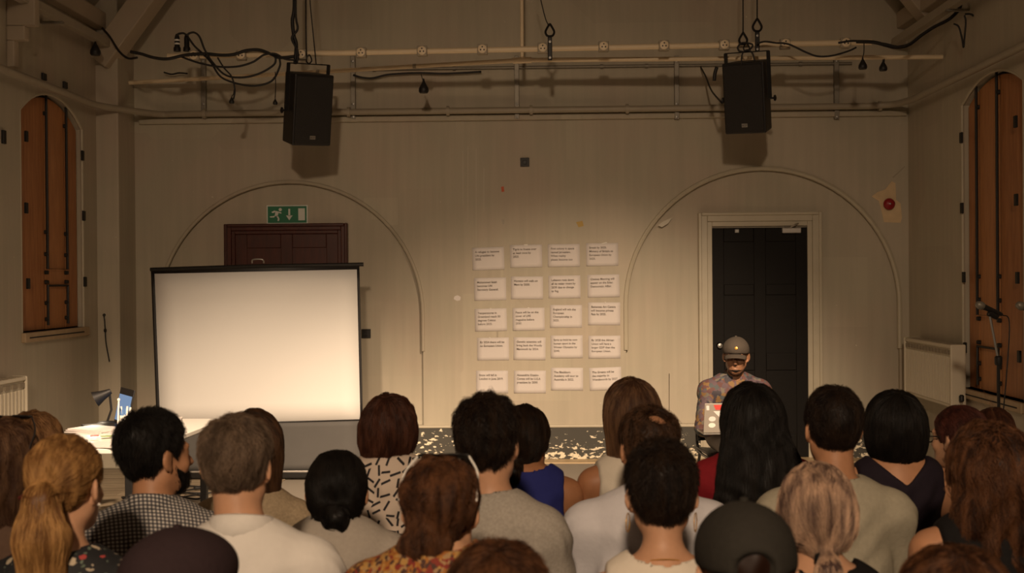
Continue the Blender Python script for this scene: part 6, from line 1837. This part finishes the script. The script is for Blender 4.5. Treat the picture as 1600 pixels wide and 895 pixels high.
# ------------------------------------------------------------------ the audience, back rows last
AUD = [
 dict(px=1300, py=672, s=500, sw=0.165, top='long', cloth='taupe', skin='mid', style='crop', hc='darkbrown', hs=0.95, hyaw=6, hunch=-0.01, lean=0.02, loose=0.016,
      label='person with cropped dark hair and both ears showing in a taupe top', who='person with cropped dark hair in the taupe top'),
 dict(px=1397, py=671, s=444, fem=True, sw=0.165, top='vback', cloth='navy', skin='mid', style='bob', hc='black', hunch=0.055, lean=-0.01,
      label='person with a black bob in a dark V-backed top', who='person with the black bob'),
 dict(px=985, py=647, s=420, fem=True, sw=0.150, top='tank', cloth='whitevest', skin='tan', style='longstraight', hc='lightbrown', yaw=10, lean=0.02, layer='blackc', layerx=0.03,
      label='person with long straight light brown hair in a white sleeveless top', who='person with long straight light brown hair'),
 dict(px=1012, py=703, s=500, sw=0.185, top='shirt', cloth='bluewhite', collar=True, skin='mid', style='balding', hc='brown', hyaw=14, hunch=0.01, lean=0.05, loose=0.02, hpitch=-4,
      label='person with a thinning crown and dark curls in a pale blue-white shirt', who='person with the thinning crown'),
 dict(px=1033, py=776, s=620, hs=0.96, fem=True, sw=0.155, top='tank', cloth='cream', skin='light', style='short', hc='darkbrown', lean=0.01, necklace=True, hoops=True, hpitch=-8, loose=0.016,
      hair=dict(nape=-0.085, top=0.012, t=0.012, messy=0.4, lift=0.008), label='person with short dark hair and a fine necklace in a cream sleeveless top', who='person in the cream sleeveless top'),
 dict(px=1174, py=660, s=440, fem=True, sw=0.160, top='tee', cloth='red', skin='mid', style='longbig', hc='black', hunch=0.05, lean=0.0,
      label='person with very long loose black hair in a dark red top', who='person with very long black hair'),
 dict(px=765, py=694, s=540, sw=0.150, top='long', cloth='marl', skin='light', style='bushy', hc='darkbrown', hyaw=6, yaw=-24, lean=0.04, hfwd=0.0, hx=-0.01, loose=0.016,
      label='person with thick dark tousled hair in a grey marl sweatshirt', who='person in the grey marl sweatshirt'),
 dict(px=822, py=686, s=425, fem=True, sw=0.150, top='tank', cloth='blue', skin='tan', style='lowpony', hc='darkbrown', hunch=0.05, lean=0.02, hyaw=-20,
      label='person in a royal blue strappy top half hidden by the grey sweatshirt', who='person in the royal blue top'),
 dict(px=609, py=673, s=420, fem=True, sw=0.158, top='tee', cloth='dash', skin='tan', style='bob', hc='auburn', hunch=0.045, lean=0.05, hyaw=-12, hroll=4, loose=0.018,
      hair=dict(nape=-0.13, ear=-0.12, messy=0.10, amp=0.003, lift=0.004), label='person with wavy auburn hair in a cream top printed with black dashes', who='person in the dash-print top'),
 dict(px=690, py=800, s=700, hs=0.91, fem=True, sw=0.158, top='tee', cloth='orangefloral', skin='light', style='messyup', hc='chestnut', hunch=0.075, lean=0.02, shades='white', hyaw=-4,
      label='person with curly pinned-up brown hair and sunglasses on top in an orange floral blouse', who='person in the orange floral blouse'),
 dict(px=528, py=771, s=520, fem=True, sw=0.160, top='tee', cloth='greytee', skin='mid', style='lowbun', hc='black', hunch=0.055, lean=0.05, loose=0.018, hpitch=-6,
      label='person with smooth dark hair in a low bun wearing a grey T-shirt', who='person with the low bun'),
 dict(px=398, py=700, s=450, fem=True, sw=0.152, top='tee', cloth='beige', skin='light', style='longstraight', hc='brown', lean=0.04, hyaw=-18,
      label='person with long dark hair in a beige slub top behind the white shirt', who='person in the beige slub top'),
 dict(px=372, py=730, s=640, hs=0.93, sw=0.158, top='shirt', cloth='white', collar=True, skin='light', style='short', hc='grey', lean=0.03, loose=0.018, hx=-0.02, hyaw=-4,
      hair=dict(nape=-0.085), label='person with short greying hair in a white collared shirt', who='person in the white collared shirt'),
 dict(px=246, py=713, s=520, sw=0.178, top='shirt', cloth='check', collar=True, skin='mid', style='crop', hc='black', hyaw=-46, hpitch=3, hroll=0, lean=0.02, beard=True, loose=0.016,
      hair=dict(nape=-0.092, ear=0.02, top=0.012, lift=0.007, messy=0.25), label='person with black hair and beard looking aside in a small-checked shirt', who='person in the small-checked shirt'),
 dict(px=106, py=762, s=650, hs=0.94, fem=True, sw=0.160, top='tee', cloth='floral', skin='light', style='ponytail', hc='blonde', hyaw=-10, lean=0.04, earring=True, band='red',
      clip=[((-0.075, -0.093, -0.012), (-0.02, -0.122, 0.012)), ((-0.02, -0.122, 0.012), (0.03, -0.122, 0.026))], clipm='bell', label='person with a honey blonde ponytail and dark red clip in black floral', who='person with the blonde ponytail'),
 dict(px=8, py=725, s=540, fem=True, sw=0.155, top='tee', cloth='brownc', skin='light', style='longloose', hc='lightbrown', lean=0.02, shades='black',
      label='person cut off by the picture edge with sunglasses on light brown hair', who='person with sunglasses on light brown hair'),
 dict(px=55, py=702, s=445, fem=True, sw=0.155, top='tee', cloth='blackc', skin='light', style='longloose', hc='darkblonde', lean=0.02,
      label='person with dark blonde hair seen between the ponytail and the picture edge', who='person with dark blonde hair'),
 dict(px=1275, py=803, s=640, fem=True, sw=0.158, top='tank', cloth='blackc', skin='light', style='lowpony', hc='lilac', hunch=0.03, lean=0.02, band='blackc',
      label='person with faded lilac-blonde hair in a low ponytail and a black top', who='person with lilac-blonde hair'),
 dict(px=1496, py=685, s=395, fem=True, sw=0.150, top='tee', cloth='blackc', skin='light', style='lowbun', hc='redbrown', hyaw=38, glasses=True,
      label='person with dark reddish hair and spectacles turned aside', who='person with spectacles'),
 dict(px=1552, py=681, s=340, fem=True, sw=0.150, top='tee', cloth='brownc', skin='light', style='lowbun', hc='auburn', hyaw=-8,
      label='person with auburn hair just visible above the long curly hair', who='person with auburn hair above the curls'),
 dict(px=1543, py=742, s=575, fem=True, sw=0.160, top='tank', cloth='blackc', skin='mid', style='longcurly', hc='chestnut', hyaw=16, hunch=0.05, lean=0.0, clip=[((0.020, -0.128, 0.092), (0.056, -0.136, 0.030)), ((0.036, -0.118, 0.100), (0.070, -0.128, 0.040))], pearls=True,
      label='person with long curly chestnut hair and a pearl clip', who='person with long curly chestnut hair'),
 dict(px=1165, py=901, s=840, sw=0.175, top='tee', cloth='blackc', skin='light', style='undercap', hc='chestnut', cap='charcoalcap', caplabel='charcoal baseball cap with a strap opening', lean=0.02, hfwd=0.0, hpitch=-8,
      label='person in a charcoal baseball cap with the strap opening showing', who='person in the charcoal cap'),
 dict(px=284, py=936, s=820, sw=0.175, top='tee', cloth='blackc', skin='mid', style='undercap', hc='darkbrown', cap='plumcap', caplabel='dark plum baseball cap', hyaw=-48, opening=False, lean=0.02,
      label='person in a dark plum baseball cap turned aside', who='person in the plum cap'),
 dict(px=780, py=966, s=880, fem=True, sw=0.155, top='tee', cloth='brownc', skin='light', style='short', hc='chestnut', lean=0.02,
      label='person of whom only the brown crown of the head shows at the bottom', who='person with only a brown crown showing'),
 dict(px=1490, py=972, s=880, fem=True, sw=0.158, top='tee', cloth='blackc', skin='light', style='longloose', hc='chestnut', lean=0.02,
      label='person with smooth chestnut hair nearest the bottom corner below the curls', who='person with smooth chestnut hair'),
]
for i, sp in enumerate(AUD):
    sp['seed'] = i + 1
    sp.setdefault('chairlabel', 'black plastic chair under the ' + sp['who'])
M['bell'] = mat('dark_red_clip', (0.11, 0.012, 0.012), 0.3)
for sp in AUD:
    person(sp)

# ------------------------------------------------------------------ the speaker at the front, facing the hall
SPK = dict(px=1150, py=557, s=222, yaw=184, sw=0.180, top='shirt', cloth='batik', collar=True, skin='brown', style='undercap', hc='black', hpitch=-4, hyaw=-16, lean=0.10, hfwd=0.06, hunch=0.0,
           cap='greycap', caplabel='dark grey baseball cap with a small gold badge', logo=True, opening=False, beard='goatee', legs='greytrouser', loose=0.020, res=0.006,
           wrist=((-0.13, 0.27, 0.675), (0.13, 0.27, 0.675)), chairlabel='black plastic chair under the speaker by the black door', group='speaker',
           label='person in a dark cap and multicoloured shirt looking down at a laptop')
spk, pk = person(SPK)
spk['group'] = 'speaker at the front'
# laptop on the knees, lid towards the hall
lw = Matrix.Translation(spk.location) @ Matrix.Rotation(R(184), 4, 'Z')
root = empty('laptop', lw @ Vector((0.135, 0.40, 0.622)), R(184)); tag(root, 'grey laptop covered in stickers on the speaker\'s knees', 'laptop')
MB().mm((-0.16, -0.16, 0), (0.16, 0.06, 0.014)).build('laptop_base', M['alu'], root, bevel=0.004)
MB().mm((-0.135, -0.08, 0.0135), (0.135, 0.035, 0.016)).build('keyboard', M['black'], root)
rot = Matrix.Rotation(R(-14), 3, 'X')
c_ = Vector((0, 0.062, 0.014)) + rot @ Vector((0, 0, 0.105))
M['lidgrey'] = mat('grey_laptop_lid', (0.34, 0.31, 0.27), 0.4, 0.2)
lid = MB().box(c_, (0.32, 0.008, 0.21), rot).build('laptop_lid', M['lidgrey'], root, bevel=0.004)
def sticker(name, poly, m, z=0.0005):
    # poly in lid metres, x to the viewer's right
    mb = MB(); u = rot @ Vector((-1, 0, 0)); v = rot @ Vector((0, 0, 1)); n = rot @ Vector((0, 1, 0))
    mb.prism(poly, c_ + n * 0.004, u, v, n * 0.001); return mb.build(name, m, lid)
def circ(cx, cy, rx_, ry_): return [(cx + rx_ * math.cos(k * math.pi / 8), cy + ry_ * math.sin(k * math.pi / 8)) for k in range(16)]
sticker('round_sticker', circ(-0.105, -0.005, 0.024, 0.018), M['paper']); sticker('round_sticker', circ(-0.105, -0.05, 0.024, 0.017), M['signwhite'])
sticker('red_sticker', [(-0.10, 0.095), (-0.03, 0.095), (-0.03, 0.06), (-0.085, 0.06)], M['stickred']); sticker('white_sticker', [(-0.15, 0.09), (-0.13, 0.09), (-0.128, 0.058), (-0.146, 0.058)], M['paper'])
sticker('white_triangle_sticker', [(-0.10, 0.05), (-0.035, 0.05), (-0.03, -0.02)], M['paper']); sticker('round_sticker', circ(0.06, 0.01, 0.03, 0.03), M['paper']); sticker('red_sticker', [(0.0, -0.03), (0.05, -0.03), (0.05, -0.07), (0.0, -0.07)], M['stickred'])
